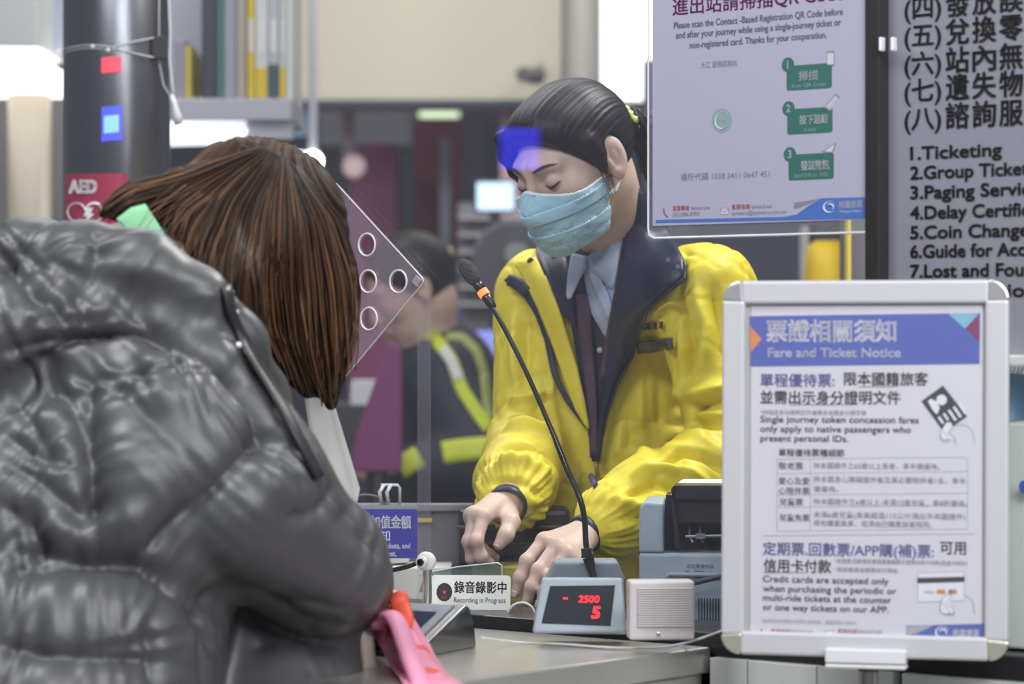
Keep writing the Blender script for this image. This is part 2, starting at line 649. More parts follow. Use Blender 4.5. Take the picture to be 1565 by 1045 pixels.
# AED plate on the column
b = thing('aed_sign', 'red AED sign with a white heart on the steel column', 'sign', on_col(155, 345))
m = MB()
m.grid([[on_col(108 + 96 * i / 12, y - (2 if y < 300 else 0), 0.002 if not (i == 12) else 0.004) for i in range(13)] for y in (352, 268)])
m.build('plate', mat('sign_red', (0.42, 0.025, 0.075), 0.35), b, solid=0.002)
T = frame(on_col(150, 300, 0.006), (1, -0.10, 0))
kx = (Yc - RC) / F_PX
m = MB(T)
m.text('AED', -31 * kx, 5 * kx, 27 * kx, width=42 * kx, bold=0.035)
hp = []
for i in range(40):
    t = 2 * PI * i / 40
    hp.append(Vector(((16 * math.sin(t) ** 3) * 1.75 * kx - 6 * kx, ((13 * math.cos(t) - 5 * math.cos(2 * t) - 2 * math.cos(3 * t) - math.cos(4 * t)) * 1.7 - 31) * kx, 0)))
m.tube(hp + hp[:2], 2.6 * kx, 6, cap=False, flat=0.3)
m.prism([(x * kx, y * kx) for x, y in ((-3, -18), (6, -18), (2, -27), (8, -27), (-8, -44), (-3, -31), (-9, -31))], 0, 0.0006)
m.build('white_print', M_whiteink, b)

# clear tie, black clip box and hanging cable on the column
b = thing('cable_tie', 'clear plastic strap tied round the steel column', 'strap', on_col(178, 78))
m = MB()
for dy in (0, 5):
    m.tube([on_col(98 + i * 6.0, 80 - dy - 5 * math.sin(i / 15 * PI), 0.002) for i in range(16)], 0.0012, 6)
m.tube([on_col(182, 74, .003), on_col(210, 66, .006), on_col(236, 58, .01)], 0.0012, 6)
m.tube([on_col(182, 76, .003), on_col(210, 82, .005), on_col(236, 88, .01)], 0.0012, 6)
m.build('strap', mat('clear_nylon', (0.5, 0.5, 0.5), 0.3), b)
m = MB()
for x in (153, 176):
    m.sphere(on_col(x, 73 + (x > 160) * 6, 0.003), 0.004, n=8)
m.build('knot', mat('milky_nylon', (0.6, 0.58, 0.6), 0.35), b, smooth=True)
p = on_col(245, 72, 0.006)
m = MB()
m.box((p.x, p.y, p.z), (0.024, 0.016, 0.037))
tag(m.build('clip_box', M_black, bevel=0.002), 'small black clip box strapped to the right side of the column', 'clip')
b = thing('hanging_cable', 'pale cable with a plug hanging beside the steel column', 'cable', at(268, 190, 4.84))
m = MB()
m.tube([at(x, y, 4.84) for x, y in ((259, -60), (258, 0), (260, 50), (259, 90), (263, 130), (266, 150))], 0.0022, 8)
m.tube([at(x, y, 4.85) for x, y in ((244, -60), (243, 20), (243, 95), (250, 130), (262, 150))], 0.0012, 6)
m.tube([at(x, y, 4.84) for x, y in ((266, 190), (267, 205), (266, 215))], 0.0008, 6)
m.build('cord', M_cable, b, smooth=True)
m = MB()
m.tube([at(x, y, 4.84) for x, y in ((262, 145), (266, 160), (270, 178), (273, 190))], [0.004, 0.0055, 0.0085, 0.006], 12)
m.build('plug', M_cable, b, smooth=True)

# shelf with binders behind the column
Ys = 6.3
b = thing('binder_shelf', 'white wall shelf of binders right of the steel column', 'shelf', at(350, 200, Ys))
pxbox('shelf_board', 240, 446, 150, 184, Ys, 0.34, mat('shelf_white', (0.50, 0.50, 0.56), 0.45), b, 0.004)
pxbox('back_panel', 240, 446, -160, 160, Ys + 0.32, 0.02, mat('shelf_lavender', (0.34, 0.34, 0.40), 0.5), b)
pxbox('side_panel', 438, 447, -160, 152, Ys + 0.02, 0.30, M_white, b)
pxbox('lower_lip', 376, 446, 183, 212, Ys + 0.03, 0.05, mat('shelf_white', (0.50, 0.50, 0.56), 0.45), b)
m = MB(frame(at(0, 0, Ys + 0.02), (1, 0, 0)))
px = lambda x, y, Y=Ys + 0.02: (x / F_PX * Y, -y / F_PX * Y)
m.prism([px(236, 184), px(270, 184), px(378, 197), px(374, 206), px(236, 210)], -0.28, 0)
m.build('strip_lamp', E_cool, b)
spec = [(266, 284, 60, (0.30, 0.30, 0.35), 'pale grey binder leaning at the left end of the shelf', -0.02),
        (284, 291, 70, (0.75, 0.60, 0.05), 'thin yellow folder on the shelf beside the pale grey binder', 0),
        (308, 330, -70, (0.035, 0.04, 0.06), 'thick black binder on the wall shelf', 0),
        (331, 341, -60, (0.05, 0.20, 0.15), 'slim dark green binder beside the black binder', 0),
        (342, 360, -55, (0.36, 0.37, 0.42), 'grey binder between the green and brownish binders', 0),
        (361, 376, -50, (0.45, 0.40, 0.33), 'brownish grey binder beside the yellow spine', 0),
        (378, 389, -65, (0.78, 0.58, 0.03), 'bright yellow binder spine on the wall shelf', 0),
        (390, 409, -60, (0.72, 0.74, 0.76), 'white binder right of the bright yellow spine', 0),
        (410, 426, -50, (0.55, 0.57, 0.58), 'pale grey white binder near the right end of the shelf', 0),
        (427, 437, -55, (0.66, 0.66, 0.62), 'cream binder at the right end of the shelf', 0)]
for i, (x0, x1, y0, col_, lab, _) in enumerate(spec):
    p = at((x0 + x1) / 2, 150, Ys + 0.02)
    t = thing('binder', lab, 'binder', p, 0, 'binders on the wall shelf')
    pxbox('cover', x0, x1, y0, 149.5, Ys + 0.02, 0.24, mat('binder_%d' % i, col_, 0.45), t, 0.003)
    if x0 >= 378:
        w = x1 - x0
        pxbox('spine_label', x0 + 0.5, x1 - 0.5, 98 + (i % 2) * 5, 149, Ys + 0.017, 0.004, mat('label_yellow' if i != 8 else 'label_dark', (0.78, 0.56, 0.03) if i != 8 else (0.05, 0.09, 0.12), 0.5), t)
        pxbox('spine_sticker', x0 + w * .2, x1 - w * .2, 30, 80, Ys + 0.017, 0.003, M_paper, t)

# spot lamp and pale pieces near the customer's hair
b = thing('spot_lamp', 'glaring white spot lamp beside the customer hair', 'lamp', at(480, 262, 8.0))
m = MB()
m.sphere(at(478, 246, 8.0), 0.026, n=12)
m.build('bulb', mat('lamp_glare', (1, 1, 1), 0.4, emit=((0.95, 0.98, 1), 9)), b, smooth=True)
m = MB()
q = at(478, 246, 8.03)
m.tube([q, (q.x, q.y, 3.3)], 0.012, 8)
m.build('arm', M_grey, b)
m = MB()
m.box(at(452, 238, 8.02), (0.05, 0.03, 0.02))
m.build('bluish_reflector', mat('lamp_cool', (0.6, 0.8, 1), 0.4, emit=((0.55, 0.8, 1.0), 1.5)), b)
tag(pxbox('notice_board', 447, 482, 153, 208, 9.15, 0.03, mat('pale_blue_board', (0.26, 0.40, 0.58), 0.5)), 'pale blue notice board under the beige bulkhead', 'notice board')  # flat blue board standing in for a bluish window patch
b = thing('duct_box', 'pale grey duct box hanging under the far ceiling', 'duct', at(558, 222, 11.5))
pxbox('box', 488, 628, 165, 222, 11.5, 0.6, mat('duct_grey', (0.36, 0.36, 0.41), 0.6), b)
for x in (500, 616):
    q = at(x, 165, 11.8)
    m = MB()
    m.tube([q, (q.x, q.y, 3.3)], 0.008, 6)
    m.build('rod', M_grey, b)
b = thing('pendant_lamp', 'small pinkish pendant lamp hanging before the purple pillar', 'lamp', at(540, 262, 9.4))
m = MB()
q = at(531, 165, 9.45)
m.tube([(q.x, q.y, 3.3), q, at(534, 240, 9.4)], [0.006, 0.022, 0.022], 10)
m.build('stem', mat('pink_metal', (0.55, 0.42, 0.46), 0.4), b)
m = MB()
m.sphere(at(541, 254, 9.4), 0.036, n=12)
m.build('globe', mat('pink_globe', (0.8, 0.6, 0.6), 0.4, emit=((1.0, 0.75, 0.75), 0.35)), b, smooth=True)
struct(pxbox('column_purple', 534, 606, 0, 0, 10.0, 0.3, mat('purple_cladding', (0.27, 0.055, 0.155), 0.5, vary=(2, 0.15)), z0=0, z1=at(0, 220, 10).z))
struct(pxbox('wall_maroon', 632, 705, 0, 0, 10.6, 0.2, mat('maroon_cladding', (0.24, 0.06, 0.09), 0.5, vary=(2, 0.2)), z0=0, z1=at(0, 180, 10.6).z))
tag(pxbox('banner_stand', 672, 689, 210, 470, 10.2, 0.05, mat('banner_silver', (0.42, 0.46, 0.54), 0.3), z0=0), 'narrow silver banner stand before the maroon wall', 'banner')
tag(pxbox('cream_board', 650, 690, 378, 560, 8.6, 0.05, mat('cream_board', (0.47, 0.47, 0.31), 0.6), z0=0), 'narrow cream board standing behind the officer', 'board')
b = thing('ceiling_lamp', 'round greenish white ceiling lamp far behind the ticket clerk', 'lamp', at(671, 172, 12.5))
m = MB()
m.lathe([(0.08, -0.03), (0.085, 0.0), (0.07, 0.03)], 24, axis=Matrix.Translation(at(671, 173, 12.5)))
m.build('shade', mat('lamp_green', (0.7, 0.8, 0.6), 0.5, emit=((0.72, 0.9, 0.58), 1.3)), b, smooth=True)
m = MB()
q = at(671, 165, 12.5)
m.tube([q, (q.x, q.y, 3.3)], 0.006, 6)
m.build('rod', M_black, b)
# grey equipment racks
b = thing('equipment_rack', 'grey equipment rack with horizontal shelves under the lit screen', 'rack', at(745, 620, 9.2))
pxbox('cabinet', 700, 800, 310, 640, 9.2, 0.5, mat('rack_grey', (0.17, 0.17, 0.19), 0.5), b)
for i, y in enumerate((330, 356, 382, 408, 436, 462)):
    pxbox('shelf', 700, 800, y, y + 5, 9.12, 0.1, mat('rack_light', (0.36, 0.36, 0.39), 0.5), b)


def monitor(lab, x0, x1, y0, y1, Y, col_, st, zfoot):
    t = thing('monitor', lab, 'monitor', at((x0 + x1) / 2, y1 + 10, Y))
    pxbox('screen', x0, x1, y0, y1, Y, 0.004, mat('screen_%d' % x0, (0.1, 0.1, 0.2), 0.3, emit=(col_, st)), t)
    pxbox('casing', x0 - 4, x1 + 4, y0 - 4, y1 + 5, Y + 0.005, 0.04, M_black, t, 0.004)
    a = at((x0 + x1) / 2, y1, Y + 0.03)
    m = MB()
    m.box((a.x, a.y, (a.z + zfoot) / 2), (0.03, 0.02, a.z - zfoot))
    m.box((a.x, a.y, zfoot + 0.006), (0.18, 0.14, 0.012))
    m.build('stand', M_black, t)
    return t


struct_desk = tag(obox('office_desk', (at(690, 0, 8.2).x, 7.78, 0.0), (at(905, 0, 8.2).x, 8.5, 0.74), mat('grey_desk', (0.30, 0.30, 0.32), 0.5)), 'grey office desk carrying two lit monitors', 'desk')
monitor('bright pale blue lit monitor left of the ticket clerk face', 729, 785, 279, 321, 8.2, (0.62, 0.84, 1.0), 1.5, 0.74)
monitor('lower monitor with a blue screen beside the yellow jacket', 724, 782, 505, 551, 7.9, (0.30, 0.36, 0.95), 0.9, 0.74)
tag(pxbox('storage_box', 670, 703, 470, 552, 8.0, 0.3, mat('blue_box', (0.06, 0.07, 0.22), 0.6), z0=0.74), 'dark blue storage box on the office desk', 'box')

# dark round chair back beside the clerk
b = thing('office_chair', 'dark mesh office chair with a round back behind the microphone', 'chair', (at(790, 0, 7.46).x, 7.46, 0))
m = MB(frame(at(790, 402, 7.46), (1, 0.15, 0)))
m.rrect(0, 0, 0.22, 0.205, 0.09, -0.02, 0.02, seg=8)
m.build('backrest', mat('chair_mesh', (0.07, 0.07, 0.08), 0.8), b, bevel=0.008)
m = MB(frame(at(790, 402, 7.43), (1, 0.15, 0)))
m.disc(-0.0, 0.02, 0.03, -0.01, 0.01)
m.build('headrest_pad', mat('chair_pad', (0.20, 0.22, 0.21), 0.7), b)
p = at(790, 402, 7.46)
m = MB()
m.tube([(p.x, 7.49, p.z - 0.06), (p.x, 7.54, 0.75), (p.x, 7.48, 0.47)], 0.018, 10)
m.box((p.x, 7.48, 0.47), (0.44, 0.42, 0.07))
m.tube([(p.x, 7.48, 0.45), (p.x, 7.48, 0.08)], 0.025, 12)
for i in range(5):
    a = i * 2 * PI / 5
    m.tube([(p.x, 7.48, 0.09), (p.x + 0.24 * math.cos(a), 7.48 + 0.24 * math.sin(a), 0.04)], 0.018, 8)
    m.sphere((p.x + 0.24 * math.cos(a), 7.48 + 0.24 * math.sin(a), 0.028), 0.027, n=8)
m.build('base', M_black, b)

# bright lit panel right of the post, with its frame
b = thing('light_box', 'bright white lit panel between the grey post and the poster', 'light box', at(985, 158, 8.9))
pxbox('lit_face', 917, 1075, -120, 153, 8.9, 0.02, mat('lightbox_face', (0.9, 0.9, 0.92), 0.5, emit=((1.0, 1.0, 1.0), 1.35)), b)
pxbox('frame', 914, 1078, -124, 157, 8.925, 0.06, M_white, b)
# small dark camera on the bulkhead
b = thing('security_camera', 'small dark security camera on the beige bulkhead above the clerk', 'camera', at(812, 128, 8.7))
m = MB()
p = at(812, 117, 8.72)
m.tube([(p.x - 0.025, 8.66, p.z), (p.x + 0.02, 8.82, p.z + 0.01)], [0.022, 0.024], 14)
m.build('housing', mat('camera_grey', (0.06, 0.06, 0.07), 0.5), b, smooth=False)
m = MB()
m.tube([(p.x + 0.015, 8.80, p.z + 0.01), (p.x + 0.03, 8.9, p.z + 0.05), (p.x + 0.03, 9.0, p.z + 0.05)], 0.008, 8)
m.build('bracket', M_grey, b)
pk = struct(pxbox('column_pink', 765, 860, 0, 0, 9.15, 0.2, mat('pink_cladding', (0.50, 0.33, 0.36), 0.6), z0=0, z1=at(0, 150, 9.15).z))

# yellow jacket over a chair, seen below the poster
b = thing('jacket_on_chair', 'yellow work jacket hung over a chair below the poster', 'jacket', (at(1262, 0, 6.2).x, 6.2, 0))
m = MB()
rows = []
for i, (y, hw, d) in enumerate(((368, 18, .02), (374, 26, .05), (384, 31, .07), (410, 33, .08), (450, 34, .085), (500, 36, .09))):
    r = []
    for k in range(25):
        a = 2 * PI * k / 24
        q = at(1264 + hw * math.cos(a) + 1.2 * math.sin(5 * a + i), y, 6.2)
        q.y += d * math.sin(a)
        r.append(q)
    rows.append(r)
m.grid(rows)
m.build('jacket_body', mat('hiviz_yellow', (0.70, 0.47, 0.015), 0.6), b, smooth=True)
m = MB()
q = at(1262, 360, 6.26)
m.rrect(0, 0, 0.07, 0.03, 0.012, -0.02, 0.02)
m.M = Matrix.Identity(4)
m.v = [p_ + q for p_ in m.v]
m.box((q.x, q.y + 0.03, q.z / 2), (0.05, 0.03, q.z))
m.box((q.x, q.y - 0.05, 0.45), (0.36, 0.34, 0.05))
m.build('chair_frame', M_black, b)
tag(pxbox('paper_roll', 1228, 1250, 345, 366, 6.9, 0.08, mat('roll_white', (0.5, 0.48, 0.46), 0.6), z0=0.0), 'tall pale roll standing behind the yellow jacket', 'roll')

# desk partition behind the blue sign, dark equipment behind the hands
Yp = 4.16
b = thing('desk_screen', 'grey acrylic desk screen behind the blue sign', 'desk screen', at(610, 880, Yp))
pxbox('panel', 430, 716, 780, 900, Yp, 0.012, mat('smoke_acrylic', (0.17, 0.165, 0.175), 0.25), b, z0=0.846)
pxbox('top_rail', 430, 724, 770, 781, Yp - 0.01, 0.03, mat('rail_grey', (0.25, 0.25, 0.28), 0.35), b, 0.002)
b = thing('cash_box', 'black cash drawer on the desk behind the hands', 'cash drawer', at(790, 880, 4.13))
pxbox('case', 701, 872, 778, 900, 4.13, 0.10, mat('drawer_black', (0.020, 0.018, 0.024), 0.35), b, 0.008, z0=0.846)
pxbox('lid_edge', 699, 874, 803, 809, 4.122, 0.02, mat('drawer_edge', (0.06, 0.06, 0.07), 0.3), b, 0.002)
pxbox('front_seam', 704, 869, 828, 831, 4.124, 0.01, mat('drawer_edge', (0.06, 0.06, 0.07), 0.3), b)
b = thing('document_holder', 'clear bent acrylic holder on the desk screen', 'holder', at(596, 772, Yp - 0.05))
m = MB()
for x in (583, 594):
    m.tube([at(x, 770, Yp - .02), at(x - 3, 752, Yp - .05), at(x + 4, 741, Yp - .04)], 0.0025, 8)
m.tube([at(582, 741, Yp - .04), at(608, 741, Yp - .04), at(611, 746, Yp - .04), at(611, 771, Yp - .02)], 0.002, 8)
m.build('rod', mat('bright_acrylic', (0.80, 0.80, 0.82), 0.1), b, smooth=True)
m = MB()
m.tube(spline([at(x, y, Yp - .03) for x, y in ((533, 772), (545, 759), (560, 756), (578, 760), (590, 772))], 20), 0.0016, 8)
tag(m.build('loop_cable', mat('mauve_cable', (0.16, 0.12, 0.17), 0.5), smooth=True), 'thin dark cable looping over the desk screen', 'cable')
tag(pxbox('paper_pad', 598, 690, 866, 922, 4.05, 0.10, mat('pad_cream', (0.74, 0.72, 0.64), 0.6), bevel=0.003, z0=0.846), 'cream paper box on the booth desk behind the camera stalk', 'box')
m = MB()
p = at(575, 856, 4.10)
m.box((p.x, p.y, p.z), (0.09, 0.05, 0.012), Matrix.Rotation(-0.12, 3, 'Y'))
tag(m.build('pencil_case', mat('case_pale', (0.62, 0.60, 0.50), 0.5), bevel=0.002), 'pale flat case below the blue sign', 'case')
tag(pxbox('yellow_pad', 722, 812, 866, 912, 4.02, 0.09, mat('pad_yellow', (0.42, 0.38, 0.05), 0.6), z0=0.846, bevel=0.002), 'dull yellow pad on the desk under the clerk fingers', 'pad')
m = MB()
m.box((at(646, 795, 4.15).x, 4.153, at(646, 795, 4.15).z), (0.026, 0.006, 0.006))
tag(m.build('yellow_marker', mat('marker', (0.55, 0.50, 0.06), 0.5), bevel=0.001), 'yellow marker clipped on the grey desk screen', 'marker')

# purple chair, white paper stack near the officer
b = thing('purple_chair', 'purple upholstered chair back beside the seated officer', 'chair', (at(575, 0, 6.2).x, 6.2, 0))
m = MB(frame(at(0, 0, 6.2), (1, 0, 0)))
pq = lambda x, y, Y=6.2: (x / F_PX * Y, -y / F_PX * Y)
m.prism([pq(594, 520), pq(606, 524), pq(613, 540), pq(613, 722), pq(540, 722), pq(534, 712), pq(545, 660), pq(570, 590)], -0.08, 0)
m.build('backrest', mat('purple_fabric', (0.22, 0.055, 0.155), 0.8), b, bevel=0.012)
p = at(575, 722, 6.2)
m = MB()
m.box((p.x, 6.1, 0.48), (0.4, 0.42, 0.09))
m.tube([(p.x, 6.24, p.z + 0.02), (p.x, 6.2, 0.5), (p.x, 6.1, 0.06)], 0.022, 10)
m.box((p.x, 6.1, 0.03), (0.42, 0.42, 0.05))
m.build('base', M_black, b)
tag(pxbox('paper_stack', 536, 596, 582, 618, 7.4, 0.2, mat('stack_white', (0.62, 0.62, 0.66), 0.6), z0=at(0, 618, 7.4).z), 'white paper stack on the desk far behind the purple chair', 'paper stack')
tag(obox('side_table', (at(500, 0, 7.4).x, 7.3, 0), (at(640, 0, 7.4).x, 7.8, at(0, 618, 7.4).z), mat('table_dark', (0.05, 0.05, 0.055), 0.5)), 'dark side table carrying the white paper stack', 'table')
tag(pxbox('cream_folder', 758, 782, 627, 668, 7.07, 0.1, mat('folder_cream', (0.62, 0.52, 0.42), 0.6)), 'pale cream folder on the dark cabinet beside the clerk sleeve', 'folder')
tag(pxbox('low_cabinet', 600, 860, 668, 900, 7.06, 0.14, mat('cabinet_dark', (0.035, 0.036, 0.05), 0.5), z0=0), 'dark low cabinet behind the seated officer', 'cabinet')
# blue lit hall sign to the left of the counter, mirrored in the glass
def mirrored(px_, py, t):
    g = atb(px_, py, 0.056)
    d = (g - Vector((0, 0, CAM_Z))).normalized()
    n = Vector((VA.x, VA.y, 0)).normalized()
    return g + (d - n * 2 * d.dot(n)) * t


cs_ = [mirrored(x, y, 2.4) for x, y in ((763, 195), (820, 195), (820, 258), (763, 258))]
ctr = sum(cs_, Vector()) / 4
b = thing('hall_sign', 'blue lit hall sign on a post, mirrored in the glass over the clerk forehead', 'sign', (ctr.x - 0.03, ctr.y, 0))
HMx = frame(ctr, (0.25, 1, 0))
wS, hS = (cs_[0] - cs_[1]).length, (cs_[0] - cs_[3]).length
m = MB(HMx)
m.rrect(0, 0, wS, hS, 0.006, -0.004, 0.0)
m.build('lit_face', mat('sign_lit_blue', (0.02, 0.02, 0.3), 0.4, emit=((0.03, 0.03, 1.0), 9.0)), b)
m = MB(HMx)
m.rrect(0, 0, wS + 0.03, hS + 0.03, 0.01, -0.04, -0.005)
m.build('housing', M_black, b)
m = MB(HMx)
q = HMx.inverted() @ Vector((ctr.x, ctr.y, 0))
m.box((0, q.y / 2 - 0.04, -0.03), (0.04, -q.y - 0.02, 0.03))
m.box((0, q.y + 0.01, -0.03), (0.3, 0.02, 0.3))
m.build('post', M_grey, b)
# ------------------------------------------------------------------ service list lettering on the panel (flat vinyl letters)
b = thing('service_lettering', 'black vinyl list of counter services on the satin panel', 'lettering', atb(1460, 440, 0.055))
fr_o = atb(1385, 250, 0.0595)
TM = frame(fr_o, (UA.x, UA.y, 0))
sc_ = fr_o.y / F_PX


def pan(px_, py):
    q = atb(px_, py, 0.0595)
    d = Vector((q.x - fr_o.x, q.y - fr_o.y))
    return d.dot(UA), q.z - fr_o.z


for i, (s, y) in enumerate((('(四)發放誤點證明', 28), ('(五)兌換零錢', 70), ('(六)站內無障礙服務', 113), ('(七)遺失物協尋', 154), ('(八)諮詢服務', 197))):
    m = MB(TM)
    x0, yy = pan(1383, y)
    x1 = pan(1438, y)[0]
    m.text(s[:3], x0, yy, 0.0285, width=x1 - x0, bold=0.014)
    xc = pan(1446, y)[0]
    for j, ch in enumerate(s[3:]):
        w = pan(1446 + 41 * (j + 1) - 6, y)[0] - pan(1446 + 41 * j, y)[0]
        m.text(ch, pan(1446 + 41 * j, y)[0], yy, 0.031, width=w, bold=0.02)
    m.build('chinese_line', M_ink, b)
for s, y, x1 in (('1.Ticketing', 244, 1531), ('2.Group Ticketing', 274, 1606), ('3.Paging Service', 304, 1590), ('4.Delay Certificate', 335, 1610), ('5.Coin Change', 365, 1572),
                 ('6.Guide for Accessibility', 394, 1665), ('7.Lost and Found', 424, 1595), ('8.Information', 455, 1583)):
    m = MB(TM)
    x0, yy = pan(1392, y)
    m.text(s, x0, yy, 0.0205, width=pan(x1, y)[0] - x0, bold=0.026)
    m.build('english_line', M_ink, b)

# comb like grille and blue mark at the right edge
m = MB(MC)
for i in range(9):
    q = ab(atb(1536 + i * 6, 0, 0.10))[0]
    z0, z1 = atb(1550, 588, 0.10).z, atb(1550, 553, 0.10).z
    m.box((q, 0.11, (z0 + z1) / 2), (0.0022, 0.01, z1 - z0), Matrix.Rotation(0.25, 3, 'Y'))
z0 = atb(1550, 588, 0.1).z
m.box(((am + ae) / 2 + 0.03, 0.125, z0 - 0.002), (0.13, 0.03, 0.006))
m.box(((am + ae) / 2 + 0.03, 0.125, (z0 + zr) / 2), (0.012, 0.012, z0 - zr))
tag(m.build('card_rack', mat('rack_white', (0.7, 0.7, 0.72), 0.4)), 'white wire card rack in the dark recess at the right edge', 'rack')
m = MB(MC)
q = ab(atb(1540, 0, 0.06))[0]
m.box((q, 0.075, zr + 0.027), (0.012, 0.03, 0.052))
tag(m.build('tape_box', mat('steel_blue', (0.13, 0.22, 0.34), 0.4), bevel=0.002), 'small steel blue box on the white upstand beside the sign', 'box')
q = atb(1567, 744, 0.02)
m = MB(frame(q, (UA.x, UA.y, 0)))
m.disc(0, 0, 0.0075, -0.0012, 0.001)
tag(m.build('round_sticker', mat('sticker_blue', (0.06, 0.12, 0.50), 0.5)), 'round blue sticker on the white upstand at the right edge', 'sticker')

# ------------------------------------------------------------------ poster in a clear pocket on the glass
BP = 0.045
pc = [atb(x, y, BP) for x, y in ((990, 365), (1340, 365))]
PM = frame(pc[0], (UA.x, UA.y, 0))
PW = (pc[1] - pc[0]).length


def pl(px_, py):
    q = atb(px_, py, BP)
    d = Vector((q.x - pc[0].x, q.y - pc[0].y))
    return d.dot(UA), q.z - pc[0].z


b = thing('entry_poster', 'entry notice poster in a clear pocket hung on the glass', 'poster', pc[0] + Vector((0, 0, 0)))
yb = pl(1165, 340)[1]
x0, x1 = pl(998, 300)[0], pl(1333, 300)[0]
top = pl(1165, -130)[1]
m = MB(PM)
m.rrect((0 + PW) / 2, (0.004 + top + 0.01) / 2, PW, top + 0.012, 0.010, -0.0015, -0.0005)
m.build('back_sheet', M_film, b)
m = MB(PM)
w_ = 0.0022
m.tube([(w_, top, 0.002), (w_, 0.012, 0.002), (0.004, 0.004, 0.002), (0.012, 0.0005, 0.002), (PW - .012, 0.0005, 0.002), (PW - .004, 0.004, 0.002), (PW - w_, 0.012, 0.002), (PW - w_, top, 0.002)], 0.0013, 6)
m.build('pocket_edge', mat('pocket_rim', (0.62, 0.62, 0.66), 0.15), b)
m = MB(PM)
m.prism([(x0, yb), (x1, yb), (x1, top), (x0, top)], 0.0, 0.0008)
m.build('paper', mat('poster_paper', (0.37, 0.36, 0.47), 0.55), b)
PMATS = [mat('poster_magenta', (0.20, 0.03, 0.14), 0.6), M_ink, mat('poster_green', (0.03, 0.13, 0.105), 0.6), mat('poster_blue', (0.06, 0.14, 0.42), 0.6), mat('poster_white', (0.5, 0.52, 0.56), 0.6), mat('poster_grey', (0.20, 0.20, 0.25), 0.6), mat('poster_red', (0.35, 0.03, 0.05), 0.6), mat('poster_teal', (0.22, 0.32, 0.33), 0.6)]
m = MB(PM)


def ptext(s, xa_, xb_, y, size, mi, bold=0.0, z=0.0012):
    a = pl(xa_, y)
    bb = pl(xb_, y)
    m.text(s, a[0], a[1], size * a_sc, width=bb[0] - a[0], mi=mi, bold=bold, z=z)


a_sc = atb(1165, 200, BP).y / F_PX
ptext('進出站請掃描QR Code', 1029, 1290, 22, 29, 0, 0.012)
for s, xa_, xb_, y in (('Please scan the Contact -Based Registration QR Code before', 1031, 1289, 44), ('and after your journey while using a single-journey ticket or', 1034, 1286, 59), ('non-registered card. Thanks for your cooperation.', 1055, 1264, 74)):
    ptext(s, xa_, xb_, y, 14.5, 5, 0.018)
ptext('大江 服務諮詢站', 1072, 1127, 104, 11, 5)
ptext('場所代碼 1038 3411 0647 451', 1041, 1177, 276, 13, 5)
# round emblem where the code was
ex, ey = pl(1104, 184)
m.disc(ex, ey, 0.0145, 0.0008, 0.0011, 7)
pts = [(ex + 0.0095 * math.cos(t), ey + 0.0095 * math.sin(t), 0.0013) for t in [0.5 + 4.9 * i / 24 for i in range(25)]]
m.tube(pts, 0.0009, 6, 4, flat=0.3)
m.text('eya', ex, ey - 0.003, 0.010, mi=4, align='c', z=0.0014, bold=0.02)
for i, (n_, zh, en, xa_, ya) in enumerate((('1', '掃描', 'Scan QR Code', 1203, 96), ('2', '按下連結', 'Link', 1204, 163), ('3', '發送簡訊', 'Send SMS to 1922', 1206, 233))):
    p0, p1 = pl(xa_, ya + 43), pl(xa_ + 69, ya)
    m.rrect((p0[0] + p1[0]) / 2, (p0[1] + p1[1]) / 2, p1[0] - p0[0], p1[1] - p0[1], 0.003, 0.0008, 0.0011, 2)
    cx_, cy_ = pl(xa_ + 2, ya + 3)
    m.disc(cx_, cy_, 0.0085, 0.0008, 0.0013, 2)
    m.text(n_, cx_, cy_ - 0.004, 0.0125, mi=4, align='c', z=0.0016, bold=0.02)
    ptext(zh, xa_ + 19, xa_ + (48 if i == 0 else 62), ya + 26, 15, 4, 0.02, 0.0014)
    ptext(en, xa_ + (8 if i != 1 else 27), xa_ + (60 if i != 1 else 45), ya + 38, 8, 7, 0.0, 0.0014)
# little phone, hand and message icons beside the green tiles
for k_, (xa_, ya) in enumerate(((1270, 90), (1279, 155), (1270, 226))):
    cx_, cy_ = pl(xa_, ya)
    if k_ == 0:
        m.rrect(cx_, cy_, 0.011, 0.018, 0.002, 0.0008, 0.0010, 5)
        m.rrect(cx_, cy_, 0.009, 0.013, 0.001, 0.0010, 0.0012, 4)
    elif k_ == 1:
        m.tube([(cx_ - 0.012, cy_ - 0.010, 0.001), (cx_ + 0.004, cy_ + 0.005, 0.001)], 0.005, 8, 5, flat=0.2)
        m.tube([(cx_ - 0.010, cy_ - 0.008, 0.0022), (cx_ + 0.003, cy_ + 0.004, 0.0022)], 0.0038, 8, 4, flat=0.2)
    else:
        m.prism([(cx_ - 0.012, cy_ - 0.004), (cx_ + 0.008, cy_ + 0.006), (cx_ + 0.003, cy_ - 0.007)], 0.0008, 0.0011, 5)
        m.prism([(cx_ - 0.008, cy_ - 0.0035), (cx_ + 0.006, cy_ + 0.004), (cx_ + 0.002, cy_ - 0.005)], 0.0011, 0.0013, 4)
for s, xa_, xb_, y, mi_ in (('客服專線', 1029, 1054, 322, 6), ('Service Line', 1057, 1086, 321, 5), ('(03)286-8789', 1029, 1070, 331, 5), ('客服信箱', 1119, 1147, 320, 6), ('Service E-mail', 1150, 1180, 319, 5), ('tymetro@tymetro.com.tw', 1119, 1203, 329, 5)):
    ptext(s, xa_, xb_, y, 9, mi_)
q = pl(1018, 325)
m.tube([(q[0] - .003, q[1] + .005, .0012), (q[0] - .002, q[1] - .001, .0012), (q[0] + .003, q[1] - .005, .0012)], [0.0018, 0.001, 0.0018], 6, 6, flat=0.3)
q = pl(1108, 323)
m.rrect(q[0], q[1], 0.012, 0.008, 0.0005, 0.0008, 0.0010, 5)
